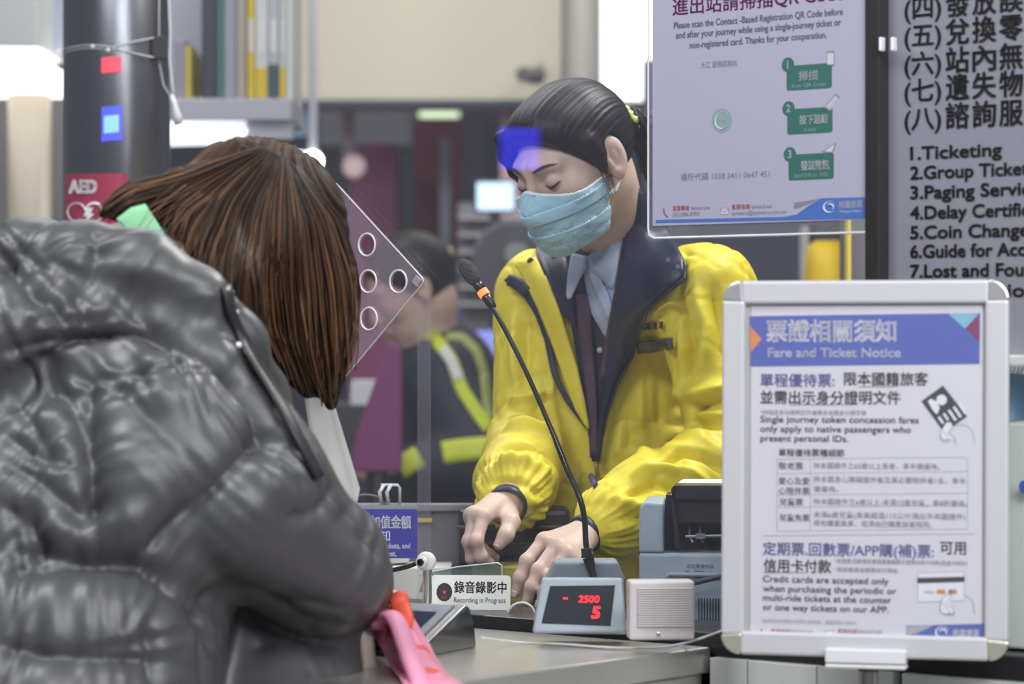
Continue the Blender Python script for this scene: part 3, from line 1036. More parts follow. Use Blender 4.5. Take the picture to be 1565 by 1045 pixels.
m.rrect(q[0], q[1], 0.0105, 0.0066, 0.0005, 0.0010, 0.0012, 4)
m.tube([(q[0] - .005, q[1] + .003, .0013), (q[0], q[1] - .001, .0013), (q[0] + .005, q[1] + .003, .0013)], 0.0004, 4, 5)
# blue footer swoosh with emblem
P2 = lambda x, y: pl(x, y)
m.prism([P2(1003, 341), P2(1331, 334), P2(1331, 301), P2(1255, 303), P2(1236, 315), P2(1218, 328), P2(1196, 331.5), P2(1003, 336)], 0.0008, 0.0011, 3)
m.prism([P2(1214, 310), P2(1252, 304), P2(1238, 312), P2(1214, 320)], 0.0008, 0.0010, 5)


def swirl(cx_, cy_, s, z, mi):
    """the operator emblem: an oval ring open at one side with an inner hook"""
    for (rx, ry, t0, t1, w) in ((1.0, 0.72, 0.5, 5.2, 0.17), (0.52, 0.40, -0.9, 3.4, 0.15)):
        pts = [(cx_ + s * rx * math.cos(t), cy_ + s * ry * math.sin(t), z) for t in [t0 + (t1 - t0) * i / 24 for i in range(25)]]
        m.tube(pts, [s * w * (0.35 + 0.65 * math.sin(PI * i / 24)) for i in range(25)], 6, mi, flat=0.15)


q = pl(1270, 316)
swirl(q[0], q[1], 0.0085, 0.0014, 4)
ptext('桃園捷運', 1283, 1319, 317, 11.5, 4, 0.02, 0.0014)
ptext('Taoyuan Metro', 1284, 1318, 325, 5.5, 4, 0.0, 0.0014)
m.build('printed_matter', PMATS, b)
# white hooks holding the pocket to the post
for x in (1336, 1354):
    m = MB(MC)
    q = ab(atb(x, 0, 0.02))[0]
    z = atb(x, 66, 0.02).z
    m.box((q, 0.036, z), (0.0042, 0.010, 0.016))
    m.build('clip', mat('clip_white', (0.75, 0.75, 0.75), 0.4), b, bevel=0.002)

# ------------------------------------------------------------------ clear speech plate with round holes on the glass
sq = [atb(515, 278, 0.05), atb(651, 429, 0.05)]
cen = atb(513, 434, 0.05)
SM = frame(cen, (UA.x, UA.y, 0))


def sl(px_, py):
    q = atb(px_, py, 0.05)
    d = Vector((q.x - cen.x, q.y - cen.y))
    return d.dot(UA), q.z - cen.z


tp, rt, bt = sl(512, 277), sl(651, 429), sl(516, 592)
lf = (-rt[0], rt[1] + 0.004)
b = thing('speech_plate', 'clear diamond plate with round speaking holes beside the customer hair', 'plate', cen)
bm = bmesh.new()


def loop(pts):
    vs = [bm.verts.new((x, y, 0)) for x, y in pts]
    return [bm.edges.new((vs[i], vs[(i + 1) % len(vs)])) for i in range(len(vs))]


corner = []
cs = [tp, rt, bt, lf]
for i in range(4):
    p_, q_, r_ = Vector(cs[i - 1]), Vector(cs[i]), Vector(cs[(i + 1) % 4])
    d1, d2 = (p_ - q_).normalized() * 0.008, (r_ - q_).normalized() * 0.008
    for t in (0, .25, .5, .75, 1):
        corner.append(tuple((q_ + d1) * (1 - t) ** 2 + q_ * 2 * t * (1 - t) + (q_ + d2) * t * t))
ed = loop(corner)
holes = [sl(518, 320), sl(563, 374), sl(565, 430), sl(611, 430), sl(566, 487), sl(523, 543), sl(470, 487), sl(455, 430), sl(470, 374), sl(515, 430)]
HR = 0.0145
for hx, hy in holes:
    ed += loop([(hx + HR * math.cos(2 * PI * i / 28), hy + HR * math.sin(2 * PI * i / 28)) for i in range(28)])
bmesh.ops.triangle_fill(bm, use_beauty=True, use_dissolve=False, edges=ed)
m = MB(SM)
idx = {v: i for i, v in enumerate(bm.verts)}
m.add([v.co for v in bm.verts], [tuple(idx[v] for v in f.verts) for f in bm.faces])
bm.free()
m.build('sheet', clear_mat('plate_acrylic', (0.86, 0.80, 0.86), 0.05, 1.5, haze=0.10, haze_color=(0.75, 0.68, 0.75)), b, solid=0.005)
for hx, hy in holes:
    m = MB(SM)
    m.tube([(hx + HR * math.cos(2 * PI * i / 28), hy + HR * math.sin(2 * PI * i / 28), 0.003) for i in range(30)], 0.0014, 6, cap=False)
    m.build('hole_rim', mat('rim_bright', (0.62, 0.58, 0.62), 0.15), b, smooth=True)
m = MB(SM)
m.tube([(x, y, 0.002) for x, y in corner + corner[:1]], 0.0009, 5, cap=False)
m.build('polished_edge', mat('edge_bright', (0.5, 0.47, 0.5), 0.2), b)
for q in (tp, rt, bt):
    m = MB(SM)
    d = (Vector((0, rt[1])) - Vector(q)).normalized() * 0.012
    m.box((q[0] + d.x, q[1] + d.y, 0.004), (0.011, 0.011, 0.004), Matrix.Rotation(PI / 4 + 0.12, 3, 'Z'))
    m.build('corner_pad', clear_mat('pad_clear', (0.75, 0.72, 0.75), 0.1, 1.5, haze=0.25), b, bevel=0.001)

# ------------------------------------------------------------------ fare notice stand
A3 = 3.22
fx0, fx1, fy0, fy1 = 1108, 1533, 428, 1004
ang = math.radians(-15)
FW = (fx1 - fx0) / F_PX * A3 / math.cos(ang)
FH = (fy1 - fy0) / F_PX * A3
fo = at((fx0 + fx1) / 2, (fy0 + fy1) / 2, A3)
FM = frame(fo, (math.cos(ang), math.sin(ang), 0), (0.012, 0.02, 1))
FI = FM.inverted()


def fl(px_, py):
    """photograph direction -> local place on the sign's own plane"""
    d = at(px_, py, 1.0) - Vector((0, 0, CAM_Z))
    o_ = Vector((0, 0, CAM_Z))
    n = Vector((FM[0][2], FM[1][2], FM[2][2]))
    t = (fo - o_).dot(n) / d.dot(n)
    q = FI @ (o_ + d * t)
    return q.x, q.y


b = thing('notice_stand', 'silver framed fare and ticket notice on a pole stand', 'sign stand', (fo.x, fo.y, 0))
bw = 36 / F_PX * A3
hw, hh = FW / 2, FH / 2
m = MB(FM)
cr = 0.021
for s in (-1, 1):
    m.box((s * (hw - bw / 2), 0, 0), (bw, FH - 2 * cr, 0.012))
    m.box((0, s * (hh - bw / 2), 0), (FW - 2 * cr, bw, 0.012))
m.build('frame', mat('frame_silver', (0.62, 0.62, 0.64), 0.38, 0.25), b, bevel=0.0035, seg=3)
for k_, (sx, sy) in enumerate(((1, 1), (-1, 1), (-1, -1), (1, -1))):
    m = MB(FM)
    pts = [(sx * (hw - cr - 0.002), sy * (hh - cr - .002))]
    arc = [(sx * (hw - cr + cr * math.cos(t)), sy * (hh - cr + cr * math.sin(t))) for t in [PI / 2 * i / 8 for i in range(9)]]
    pts = pts + arc
    if sx * sy < 0:
        pts = pts[::-1]
    m.prism(pts, -0.006, 0.0062)
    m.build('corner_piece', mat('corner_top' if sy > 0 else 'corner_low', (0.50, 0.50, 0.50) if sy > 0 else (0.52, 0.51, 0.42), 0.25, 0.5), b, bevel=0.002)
iw, ih = hw - bw, hh - bw
m = MB(FM)
m.box((0, 0, -0.004), (2 * iw + 0.01, 2 * ih + 0.01, 0.003))
m.build('backing_sheet', mat('backing', (0.55, 0.55, 0.50), 0.5), b)
m = MB(FM)
p0, p1 = fl(1146, 972), fl(1502, 466)
m.box(((p0[0] + p1[0]) / 2, (-ih - 0.003 + p1[1]) / 2, -0.0015), (p1[0] - p0[0], p1[1] + ih + 0.003, 0.001))
m.build('paper', mat('notice_paper', (0.70, 0.69, 0.72), 0.5), b)
NM = [mat('notice_blue', (0.075, 0.115, 0.43), 0.5), M_ink, mat('notice_white', (0.80, 0.80, 0.84), 0.5), mat('notice_orange', (0.75, 0.25, 0.06), 0.5), mat('notice_cyan', (0.22, 0.50, 0.62), 0.5), mat('notice_wine', (0.22, 0.02, 0.10), 0.5),
      mat('notice_violet', (0.17, 0.17, 0.48), 0.5), mat('notice_grey', (0.22, 0.22, 0.24), 0.5), mat('notice_line', (0.42, 0.42, 0.45), 0.5), mat('notice_red', (0.40, 0.04, 0.07), 0.5)]
m = MB(FM)
fs = A3 / F_PX


def ft(s, xa_, xb_, y, size, mi, bold=0.0, z=-0.0003):
    a, c_ = fl(xa_, y), fl(xb_, y)
    m.text(s, a[0], a[1], size * fs, width=c_[0] - a[0], mi=mi, bold=bold, z=z)


def fpoly(pts, z0=-0.001, z1=-0.0006, mi=0):
    q = [fl(*p_) for p_ in pts]
    ar = sum(q[i][0] * q[(i + 1) % len(q)][1] - q[(i + 1) % len(q)][0] * q[i][1] for i in range(len(q)))
    m.prism(q if ar > 0 else q[::-1], z0, z1, mi)


fpoly([(1146, 483), (1498, 478), (1497, 556), (1147, 560)], mi=0)
fpoly([(1146, 498), (1164, 518), (1147, 538)], -0.0008, -0.0004, 3)
fpoly([(1449, 479), (1496, 478.5), (1475, 502)], -0.0008, -0.0004, 4)
fpoly([(1475, 502), (1497, 481), (1497, 522)], -0.0008, -0.0004, 5)
ft('票證相關須知', 1172, 1369, 519, 36, 2, 0.022)
ft('Fare and Ticket Notice', 1174, 1376, 545, 19.5, 2, 0.018)
ft('單程優待票:', 1162, 1275, 589, 22, 6, 0.012)
ft('限本國籍旅客', 1290, 1418, 587, 22, 1, 0.012)
ft('並需出示身分證明文件', 1162, 1376, 615, 22, 1, 0.012)
ft('*持指定身分證明文件者需含本國身分證字號', 1162, 1324, 633, 8.5, 7)
for s, xb_, y in (('Single journey token concession fares', 1404, 645), ('only apply to native passengers who', 1392, 659.5), ('present personal IDs.', 1296, 674)):
    ft(s, 1162, xb_, y, 14.2, 1, 0.008)
fpoly([(1312, 590.5), (1372, 590), (1372, 591.2), (1312, 591.7)], mi=7)
fpoly([(1206, 618), (1310, 617.5), (1310, 618.7), (1206, 619.2)], mi=7)
ft('單程優待票種細節', 1190, 1290, 696, 12.5, 1, 0.006)
# table grid
for y in (701, 723, 756, 774.5, 811):
    fpoly([(1187, y), (1478, y - 3), (1478, y - 2.2), (1187, y + .8)], mi=8)
for x in (1187, 1238, 1478):
    fpoly([(x, 701), (x + .8, 701), (x + .8, 811), (x, 811)], mi=8)
for s, xa_, xb_, y in (('敬老票', 1190, 1227, 716), ('愛心及愛', 1190, 1237, 739), ('心陪伴票', 1190, 1237, 754), ('兒童票', 1191, 1227, 771), ('兒童免票', 1191, 1237, 795)):
    ft(s, xa_, xb_, y, 12, 7, 0.008)
for s, xa_, xb_, y in (('持本國證件之65歲以上長者，享半價優待。', 1243, 1436, 715), ('持本國身心障礙證件者及其必要陪伴者1名，享半', 1243, 1476, 736), ('價優待。', 1243, 1281, 751), ('持本國證件之6歲以上-未滿12歲兒童，享8折優待。', 1243, 1478, 770), ('未滿6歲兒童(身高超過115公分須出示本國證件)', 1243, 1475, 790), ('得免購票乘車，但須由已購票旅客陪同。', 1243, 1424, 803)):
    ft(s, xa_, xb_, y, 10.5, 7, 0.0)
fpoly([(1166, 818), (1489, 815), (1489, 816), (1166, 819)], mi=8)
ft('定期票.回數票/APP購(補)票:', 1166, 1427, 846, 22, 6, 0.010)
ft('可用', 1437, 1476, 845, 22, 1, 0.012)
ft('信用卡付款', 1167, 1270, 872, 22, 1, 0.012)
fpoly([(1167, 874.5), (1230, 874), (1230, 875.2), (1167, 875.7)], mi=7)
ft('*定期票.回數票和單程票購補票可使用信用卡付款(悠遊卡除外)', 1276, 1478, 860, 8, 7)
ft('*其餘售票金額限收付現金', 1276, 1372, 873, 8, 7)
for s, xb_, y in (('Credit cards are accepted only', 1358, 889), ('when purchasing the periodic or', 1370, 903.5), ('multi-ride tickets at the counter', 1362, 917.5), ('or one way tickets on our APP.', 1358, 932)):
    ft(s, 1166, xb_, y, 14.2, 1, 0.008)
ft('本資訊如有異動以現場公告為準，最後更新12/2020', 1165, 1308, 951, 7.5, 8)
for s, xa_, xb_, y, mi_ in (('客服專線', 1178, 1208, 968, 9), ('Service Line', 1210, 1242, 967, 7), ('(03)286-8789', 1178, 1224, 974, 7), ('客服信箱', 1280, 1310, 968, 9), ('Service E-mail', 1312, 1348, 967, 7), ('tymetro@tymetro.com.tw', 1280, 1370, 974, 7)):
    ft(s, xa_, xb_, y, 9, mi_)
q = fl(1166, 967)
m.tube([(q[0] - .002, q[1] + .004, 0), (q[0] - .001, q[1], 0), (q[0] + .003, q[1] - .004, 0)], [0.0014, 0.0008, 0.0014], 6, 9, flat=0.3)
fpoly([(1261, 963), (1274, 963), (1274, 974), (1261, 974)], mi=7)
fpoly([(1262, 964), (1273, 964), (1273, 973.4), (1262, 973.4)], -0.0008, -0.0005, 2)
fpoly([(1384, 956), (1504, 953), (1504, 974), (1384, 976)], mi=0)
fpoly([(1384, 957), (1428, 955), (1400, 968), (1384, 970)], -0.0008, -0.0005, 8)
q = fl(1441, 966)
swirl(q[0], q[1], 0.0075, 0.0, 2)
ft('桃園捷運', 1456, 1496, 971, 12, 2, 0.02, 0.0)
# ID card held in a hand, bank card held in a hand: printed pictograms
fpoly([(1408, 613), (1441, 589), (1478, 636), (1443, 661)], -0.0008, -0.0005, 1)
cxy = fl(1439, 611)
m.disc(cxy[0], cxy[1], 0.0056, -0.0005, -0.0002, 2, 20)
fpoly([(1418, 613), (1423, 609), (1432, 614), (1436, 623), (1433, 632), (1430, 632), (1424, 624)], -0.0005, -0.0002, 2)
for i in range(5):
    xx, yy = 1433 + 7.6 * i, 638 - 5.2 * i
    fpoly([(xx, yy), (xx + 3.4, yy - 2.3), (xx + 14.4, yy + 13.5), (xx + 11, yy + 16)] if i > 1 else [(xx, yy), (xx + 3.4, yy - 2.3), (xx + 10, yy + 8), (xx + 7, yy + 10)], -0.0005, -0.0002, 2)


def line(pts, w=0.5, mi=7, z=0.0):
    q = [fl(*p_) for p_ in pts]
    m.tube(spline([(x, y, z) for x, y in q], 6 * len(q)), w * fs, 4, mi, flat=0.3)


fpoly([(1437, 660), (1446, 646), (1453, 645), (1456, 651), (1449, 664), (1460, 672), (1440, 671)], -0.0006, -0.0001, 2)
line([(1460, 650), (1475, 650), (1486, 660), (1489, 676)])
line([(1445, 646), (1438, 660), (1437, 668), (1442, 674), (1449, 676)])
line([(1445, 646), (1452, 644), (1455, 650), (1449, 661)])
line([(1449, 661), (1458, 668), (1461, 678)])
line([(1442, 660), (1448, 668), (1449, 676)])
fpoly([(1402, 875), (1473, 873), (1474, 918), (1402, 920)], mi=8)
fpoly([(1403, 876), (1472.3, 874), (1473.3, 917.2), (1403, 919.2)], -0.0007, -0.0005, 2)
fpoly([(1402, 883), (1474, 881), (1474, 889), (1402, 891)], -0.0005, -0.0002, 1)
ft('VISA', 1412, 1428, 907, 7, 7)
for x, mi_ in ((1435, 3), (1441, 3), (1453, 7), (1459, 3)):
    q = fl(x, 904)
    m.disc(q[0], q[1], 0.0027, -0.0004, -0.0002, mi_, 16)
fpoly([(1437, 930), (1441, 912), (1449, 907), (1456, 912), (1452, 922), (1458, 936), (1440, 938)], -0.0004, 0.0, 2)
line([(1436, 932), (1440, 914), (1449, 907), (1455, 911), (1446, 921)])
line([(1436, 932), (1444, 939), (1457, 940)])
line([(1446, 921), (1456, 930), (1458, 940)])
line([(1440, 922), (1449, 930), (1450, 939)])
line([(1473, 908), (1484, 916), (1488, 928), (1489, 938)])
m.build('printed_matter', NM, b)
m = MB(FM)
m.box((0, -0.0, 0.0012), (2 * iw + 0.006, 2 * ih + 0.006, 0.0008))
m.build('clear_cover', clear_mat('cover_film', (0.97, 0.97, 0.98), 0.08, 1.4, haze=0.03, haze_color=(0.8, 0.8, 0.85)), b)
# clamp and pole
p0, p1 = fl(1264, 1007), fl(1387, 988)
m = MB(FM)
m.box(((p0[0] + p1[0]) / 2, (p0[1] + p1[1]) / 2 - 0.003, 0.006), (p1[0] - p0[0], p1[1] - p0[1], 0.02))
m.box(((p0[0] + p1[0]) / 2, p0[1] - 0.006, 0.004), (p1[0] - p0[0], 0.005, 0.022))
m.build('clamp', mat('clamp_white', (0.68, 0.68, 0.70), 0.35), b, bevel=0.002)
q = FM @ Vector((fl(1327, 1000)[0], 0, 0.0))
zc = (FM @ Vector((0, p0[1], 0))).z - 0.006
m = MB(Matrix.Translation((q.x, q.y + .004, 0)))
m.lathe([(0.0105, 0.015), (0.0105, zc)], 24)
m.build('pole', mat('steel_pole', (0.45, 0.43, 0.41), 0.22, 1.0), b, smooth=False)
m = MB(Matrix.Translation((q.x, q.y + .004, 0)))
m.lathe([(0.0112, zc - 0.006), (0.0112, zc + 0.002)], 24)
m.build('collar', M_black, b)
m = MB(Matrix.Translation((q.x, q.y + .004, 0)) @ Matrix.Rotation(YAW, 4, 'Z'))
m.box((0, -0.08, 0.008), (0.28, 0.22, 0.016))
m.build('base_plate', M_alu, b, bevel=0.004)

# ------------------------------------------------------------------ things on the counter
ZR = 0.866      # top of the black rail


def yat(py, z):
    return F_PX * (CAM_Z - z) / (py - CY)


# fare display
Yd = yat(967, ZR)
pd = at(885, 967, Yd)
dx = Yd / F_PX
b = thing('fare_display', 'grey fare display with red digits standing on the rail', 'display', (pd.x, pd.y, ZR))
yaw_d = math.radians(-6)
DMx = Matrix.Translation((pd.x, pd.y, ZR)) @ Matrix.Rotation(yaw_d, 4, 'Z')
tilt = math.radians(14)
DM = DMx @ Matrix.Rotation(PI / 2 - tilt, 4, 'X')    # local x right, y up the tilted face, z out
m = MB(DM)
H_, WB, WT = 86 * dx, 145 * dx, 118 * dx
sh = 0.004
out = [(-WB / 2, 0), (WB / 2, 0.0), (WT / 2 + sh, H_), (-WT / 2 - 0.001, H_)]
m.prism(out, -0.012, 0.0)
m.build('bezel', mat('display_grey', (0.34, 0.40, 0.45), 0.4), b, bevel=0.004, seg=3)
m = MB(DMx)
m.box((0.004, 0.052, 0.030), (WT * 0.96, 0.05, 0.056))
m.box((0.0, 0.036, 0.004), (WB * 0.97, 0.06, 0.008))
m.build('housing', mat('display_grey_back', (0.26, 0.31, 0.35), 0.45), b, bevel=0.004)
m = MB(DM)
k_ = dx
scr = [(-58 * k_, 14 * k_), (48 * k_, 11 * k_), (54 * k_, 74 * k_), (-46 * k_, 72 * k_)]
m.prism(scr, 0.0, 0.0006)
m.build('screen', mat('display_dark', (0.028, 0.033, 0.042), 0.25), b)
m = MB(DM)
m.text('2500', -2 * k_, 47 * k_, 15 * k_, width=32 * k_, z=0.0010, bold=0.018, shear=0.12)
m.text('5', 19 * k_, 23 * k_, 25 * k_, width=12 * k_, z=0.0010, bold=0.035, shear=0.12)
m.box((-22 * k_, 53 * k_, 0.0009), (7 * k_, 2.6 * k_, 0.0004))
m.build('red_digits', mat('led_red', (0.3, 0.0, 0.0), 0.4, emit=((1.0, 0.03, 0.04), 2.2)), b)

# square intercom speaker
Yk = yat(978, ZR)
ps = at(1012, 978, Yk)
k_ = Yk / F_PX
b = thing('intercom_speaker', 'square beige intercom speaker with a ribbed grille beside the display', 'speaker', (ps.x, ps.y, ZR))
KM = Matrix.Translation((ps.x, ps.y, ZR)) @ Matrix.Rotation(math.radians(4), 4, 'Z') @ Matrix.Rotation(PI / 2, 4, 'X')
m = MB(KM)
m.box((0, 45 * k_, -0.018), (100 * k_, 90 * k_, 0.036))
M_spk = mat('speaker_beige', (0.55, 0.51, 0.52), 0.4, spec=0.6)
m.build('case', M_spk, b, bevel=0.003, seg=3)
m = MB(KM)
for i in range(17):
    y = 22 * k_ + i * 3.55 * k_
    m.box((4 * k_, y, 0.0012), (84 * k_, 2.0 * k_, 0.0028))
m.build('grille', mat('grille_pale', (0.66, 0.62, 0.62), 0.4), b, bevel=0.0003)
m = MB(KM)
m.box((4 * k_, (22 + 8 * 3.55) * k_, 0.0001), (85 * k_, 60 * k_, 0.0006))
m.build('speaker_cloth', mat('speaker_cloth', (0.27, 0.25, 0.26), 0.7), b)
m = MB(KM)
m.disc(-6 * k_, 9 * k_, 3.2 * k_, 0, 0.0015)
m.build('screw', M_chrome, b, bevel=0.0005)

# banknote counter behind the glass
Yb = 3.72
b = thing('banknote_counter', 'blue grey banknote counting machine behind the fare notice', 'counting machine', at(1060, 880, Yb))
kb = Yb / F_PX
BO = at(977, 962, Yb)
BO.z = 0.846
BM = frame(BO, (math.cos(math.radians(-5)), math.sin(math.radians(-5)), 0))
zz = lambda py: (CAM_Z - (py - CY) * kb) - BO.z
M_bc = mat('counter_bluegrey', (0.34, 0.41, 0.47), 0.42)
m = MB(BM)
wd = 235 * kb
m.prism([(0, 0), (wd, 0), (wd, zz(845)), (0, zz(845))], -0.15, 0)                        # lower body
m.prism([(0, zz(845)), (37 * kb, zz(845)), (37 * kb, zz(768)), (8 * kb, zz(766)), (0, zz(774))], -0.15, 0)   # left cheek
m.prism([(wd - 40 * kb, zz(845)), (wd, zz(845)), (wd, zz(774)), (wd - 8 * kb, zz(766)), (wd - 40 * kb, zz(768))], -0.15, 0)
m.build('body', M_bc, b, bevel=0.004, seg=3)
m = MB(BM)
m.box((wd / 2, (zz(845) + zz(760)) / 2, -0.10), (wd - 76 * kb, zz(760) - zz(845), 0.08))
m.build('note_bay', mat('bay_black', (0.016, 0.016, 0.02), 0.35), b)
m = MB(BM)
m.prism([(56 * kb, zz(838)), (62 * kb, zz(836)), (48 * kb, zz(748)), (53 * kb, zz(741)), (wd - 45 * kb, zz(741)), (wd - 45 * kb, zz(765)), (50 * kb, zz(763))], -0.06, -0.005)
m.prism([(48 * kb, zz(765)), (53 * kb, zz(744)), (wd - 45 * kb, zz(744)), (wd - 45 * kb, zz(800)), (60 * kb, zz(800))], -0.06, -0.012)
m.build('hopper', mat('hopper_black', (0.020, 0.020, 0.023), 0.3), b, bevel=0.001)
m = MB(BM)
m.prism([(40 * kb, zz(768)), (58 * kb, zz(739)), (wd - 50 * kb, zz(739)), (wd - 40 * kb, zz(768))], -0.14, -0.065)
m.build('top_cover', mat('cover_white', (0.70, 0.72, 0.72), 0.4), b, bevel=0.006, seg=3)
m = MB(BM)
for x in (76, 92):
    m.tube([(x * kb, zz(800), -0.03), (x * kb, zz(820), -0.012), ((x + 5) * kb, zz(829), -0.01)], 0.0016, 8)
m.tube([(70 * kb, zz(820), -0.01), (150 * kb, zz(818), -0.01)], 0.002, 10)
m.box((93 * kb, zz(819), -0.01), (14 * kb, 8 * kb, 0.012))
m.build('roller', mat('roller_steel', (0.35, 0.36, 0.38), 0.3, 0.8), b)
m = MB(BM)
m.tube([(44 * kb, zz(880), 0), (46 * kb, zz(877), 0.002), (wd - 40 * kb, zz(878), 0.002)], 0.0028, 8)
m.build('front_ridge', M_bc, b)
m = MB(BM)
for i in range(10):
    m.box(((91 + i * 4.3) * kb, zz(932), 0.0004), (1.9 * kb, 38 * kb, 0.0012))
m.build('vent', mat('vent_dark', (0.03, 0.04, 0.05), 0.6), b)
m = MB(BM)
m.text('台北票據用品', 73 * kb, zz(867), 7 * kb, width=40 * kb, z=0.0005)
for i, (x, y, w) in enumerate(((70, 872, 6), (70, 877, 9), (70, 882, 6), (70, 887, 9), (84, 872, 14), (84, 877, 10), (84, 882, 12))):
    m.box(((x + w / 2) * kb, zz(y), 0.0005), (w * kb, 0.8 * kb, 0.0003))
m.build('printed_label', mat('label_grey', (0.09, 0.10, 0.12), 0.6), b)

# black and pale cables round the machine
m = MB()
m.tube(spline([at(x, y, yy) for x, y, yy in ((1130, 874, 3.68), (1100, 881, 3.685), (1068, 889, 3.69), (1040, 897, 3.70), (1030, 925, 3.70), (1040, 960, 3.70))], 20), 0.0034, 8)
tag(m.build('power_cable', mat('slate_cable', (0.045, 0.055, 0.065), 0.5), smooth=True), 'dark slate cable crossing the banknote counter', 'cable')
m = MB()
zs = 0.852
pts = []
for x, y in ((735, 974), (790, 981), (860, 984), (930, 989), (1000, 990), (1040, 984), (1072, 975), (1108, 962)):
    z = ZR + 0.002 if y < 980 else 0.853
    yy = yat(y, z)
    if y > 978:
        yy = min(yy, ydist(x, -0.024))
    pts.append(at(x, y, yy))
m.tube(spline(pts, 50), 0.0013, 8)
tag(m.build('white_cable', M_cable, smooth=True), 'thin white cable running along the black rail below the display', 'cable')
m = MB()
m.tube(spline([at(x, y, 3.72) for x, y in ((775, 950), (777, 934), (786, 924), (800, 921), (813, 928), (819, 942))], 24), 0.0017, 8)
tag(m.build('looped_cable', M_cable, smooth=True), 'white cable looping up between the recording sign and the display', 'cable')

# gooseneck microphone with its grey base behind the display
b = thing('gooseneck_microphone', 'black gooseneck microphone with a glowing orange ring', 'microphone', at(872, 885, 3.78))
Ym = 3.76
m = MB(frame(at(0, 0, Ym), (1, 0, 0)))
pq = lambda x, y: (x / F_PX * Ym, -y / F_PX * Ym)
m.prism([pq(828, 910), pq(932, 910), pq(957, 886), pq(944, 858), pq(848, 858), pq(835, 886)][::1], -0.07, 0)
o = m.build('base', mat('mic_grey', (0.24, 0.28, 0.31), 0.45), b, bevel=0.004, seg=3)
m = MB()
m.box((at(885, 905, 3.79).x, 3.79, (0.846 + at(0, 895, 3.79).z) / 2), (0.10, 0.05, at(0, 895, 3.79).z - 0.846))
m.build('foot', mat('mic_grey', (0.24, 0.28, 0.31), 0.45), b, bevel=0.003)
neck = spline([at(x, y, yy) for x, y, yy in ((908, 884, 3.755), (902, 860, 3.757), (896, 835, 3.76), (893, 790, 3.765), (884, 755, 3.77), (866, 715, 3.785), (840, 650, 3.80), (805, 570, 3.825), (770, 500, 3.85), (745, 458, 3.865))], 48)
m = MB()
m.tube(neck, [0.0046 if i < 6 else (0.0038 if i < 30 else 0.0032) for i in range(48)], 12)
m.build('gooseneck', mat('gloss_black', (0.012, 0.012, 0.013), 0.22), b, smooth=True)
m = MB()
m.tube([at(908, 884, 3.752), at(899, 852, 3.755)], [0.0035, 0.0075], 12)
m.tube([at(906, 848, 3.757), at(889, 846, 3.757)], 0.005, 10)
m.tube([at(897, 852, 3.75), at(896, 838, 3.75)], 0.0068, 12)
m.build('strain_relief', mat('relief_black', (0.02, 0.022, 0.025), 0.5), b, smooth=False)
a_, c_ = at(746, 458, 3.865), at(712, 408, 3.88)
dv = (c_ - a_)
m = MB()
m.tube([a_ - dv * .25, a_ - dv * .12, a_, a_ + dv * 0.18], [0.0042, 0.0060, 0.0062, 0.0066], 16)
m.build('capsule_barrel', mat('barrel_black', (0.014, 0.014, 0.015), 0.3), b, smooth=True)
m = MB()
m.tube([a_ + dv * .12, a_ + dv * .28], 0.0074, 18)
m.build('light_ring', mat('orange_led', (0.5, 0.1, 0.02), 0.4, emit=((1.0, 0.22, 0.05), 1.8)), b)
m = MB()
m.tube([a_ + dv * .28, a_ + dv * .42, a_ + dv * .55], [0.0066, 0.0068, 0.0062], 16)
m.build('neck_collar', mat('barrel_black', (0.014, 0.014, 0.015), 0.3), b, smooth=True)
m = MB()
m.tube([a_ + dv * (.50 + .10 * i) for i in range(8)], [0.0062, 0.0092, 0.0102, 0.0106, 0.0106, 0.0100, 0.0082, 0.004], 18)
m.build('foam_windscreen', mat('foam_grey', (0.055, 0.05, 0.055), 0.95, bump=(400, 0.8)), b, smooth=True)

# recording sign on the rail in front of the glass
Yr = yat(934, 0.866)
Yr = 3.74
kr = Yr / F_PX
b = thing('recording_sign', 'white recording in progress sign with a black dot', 'sign', at(720, 934, Yr))
RM = frame(at(720, 905.5, Yr), (1, 0.10, 0))
RM = RM @ Matrix.Rotation(math.radians(-1.0), 4, 'Z')
m = MB(RM)
m.rrect(0, 0, 121 * kr, 53 * kr, 0.004, -0.002, 0.0)
m.build('plate', mat('sign_white', (0.80, 0.82, 0.78), 0.35), b)
m = MB(RM)
m.text('錄音錄影中', -26 * kr, 1 * kr, 19.5 * kr, width=80 * kr, mi=0, bold=0.012, z=.0005)
m.text('Recording in Progress', -26 * kr, -15 * kr, 11.5 * kr, width=79 * kr, mi=0, z=.0005)
m.disc(-41 * kr, 0.5 * kr, 12 * kr, 0, 0.0004, 0, ry=14 * kr)
m.disc(-41 * kr, 0.5 * kr, 2.6 * kr, 0.0004, 0.0007, 1)
m.text('REC', -41 * kr, -9 * kr, 4.5 * kr, mi=1, align='c', z=.0007)
m.build('printed_matter', [mat('sign_ink', (0.035, 0.035, 0.032), 0.5), mat('sign_pink', (0.70, 0.06, 0.13), 0.5)], b)
m = MB(RM)
m.box((0, -31 * kr, -0.012), (110 * kr, 10 * kr, 0.028))
m.build('foot', mat('sign_foot', (0.10, 0.11, 0.12), 0.3), b, bevel=0.002)
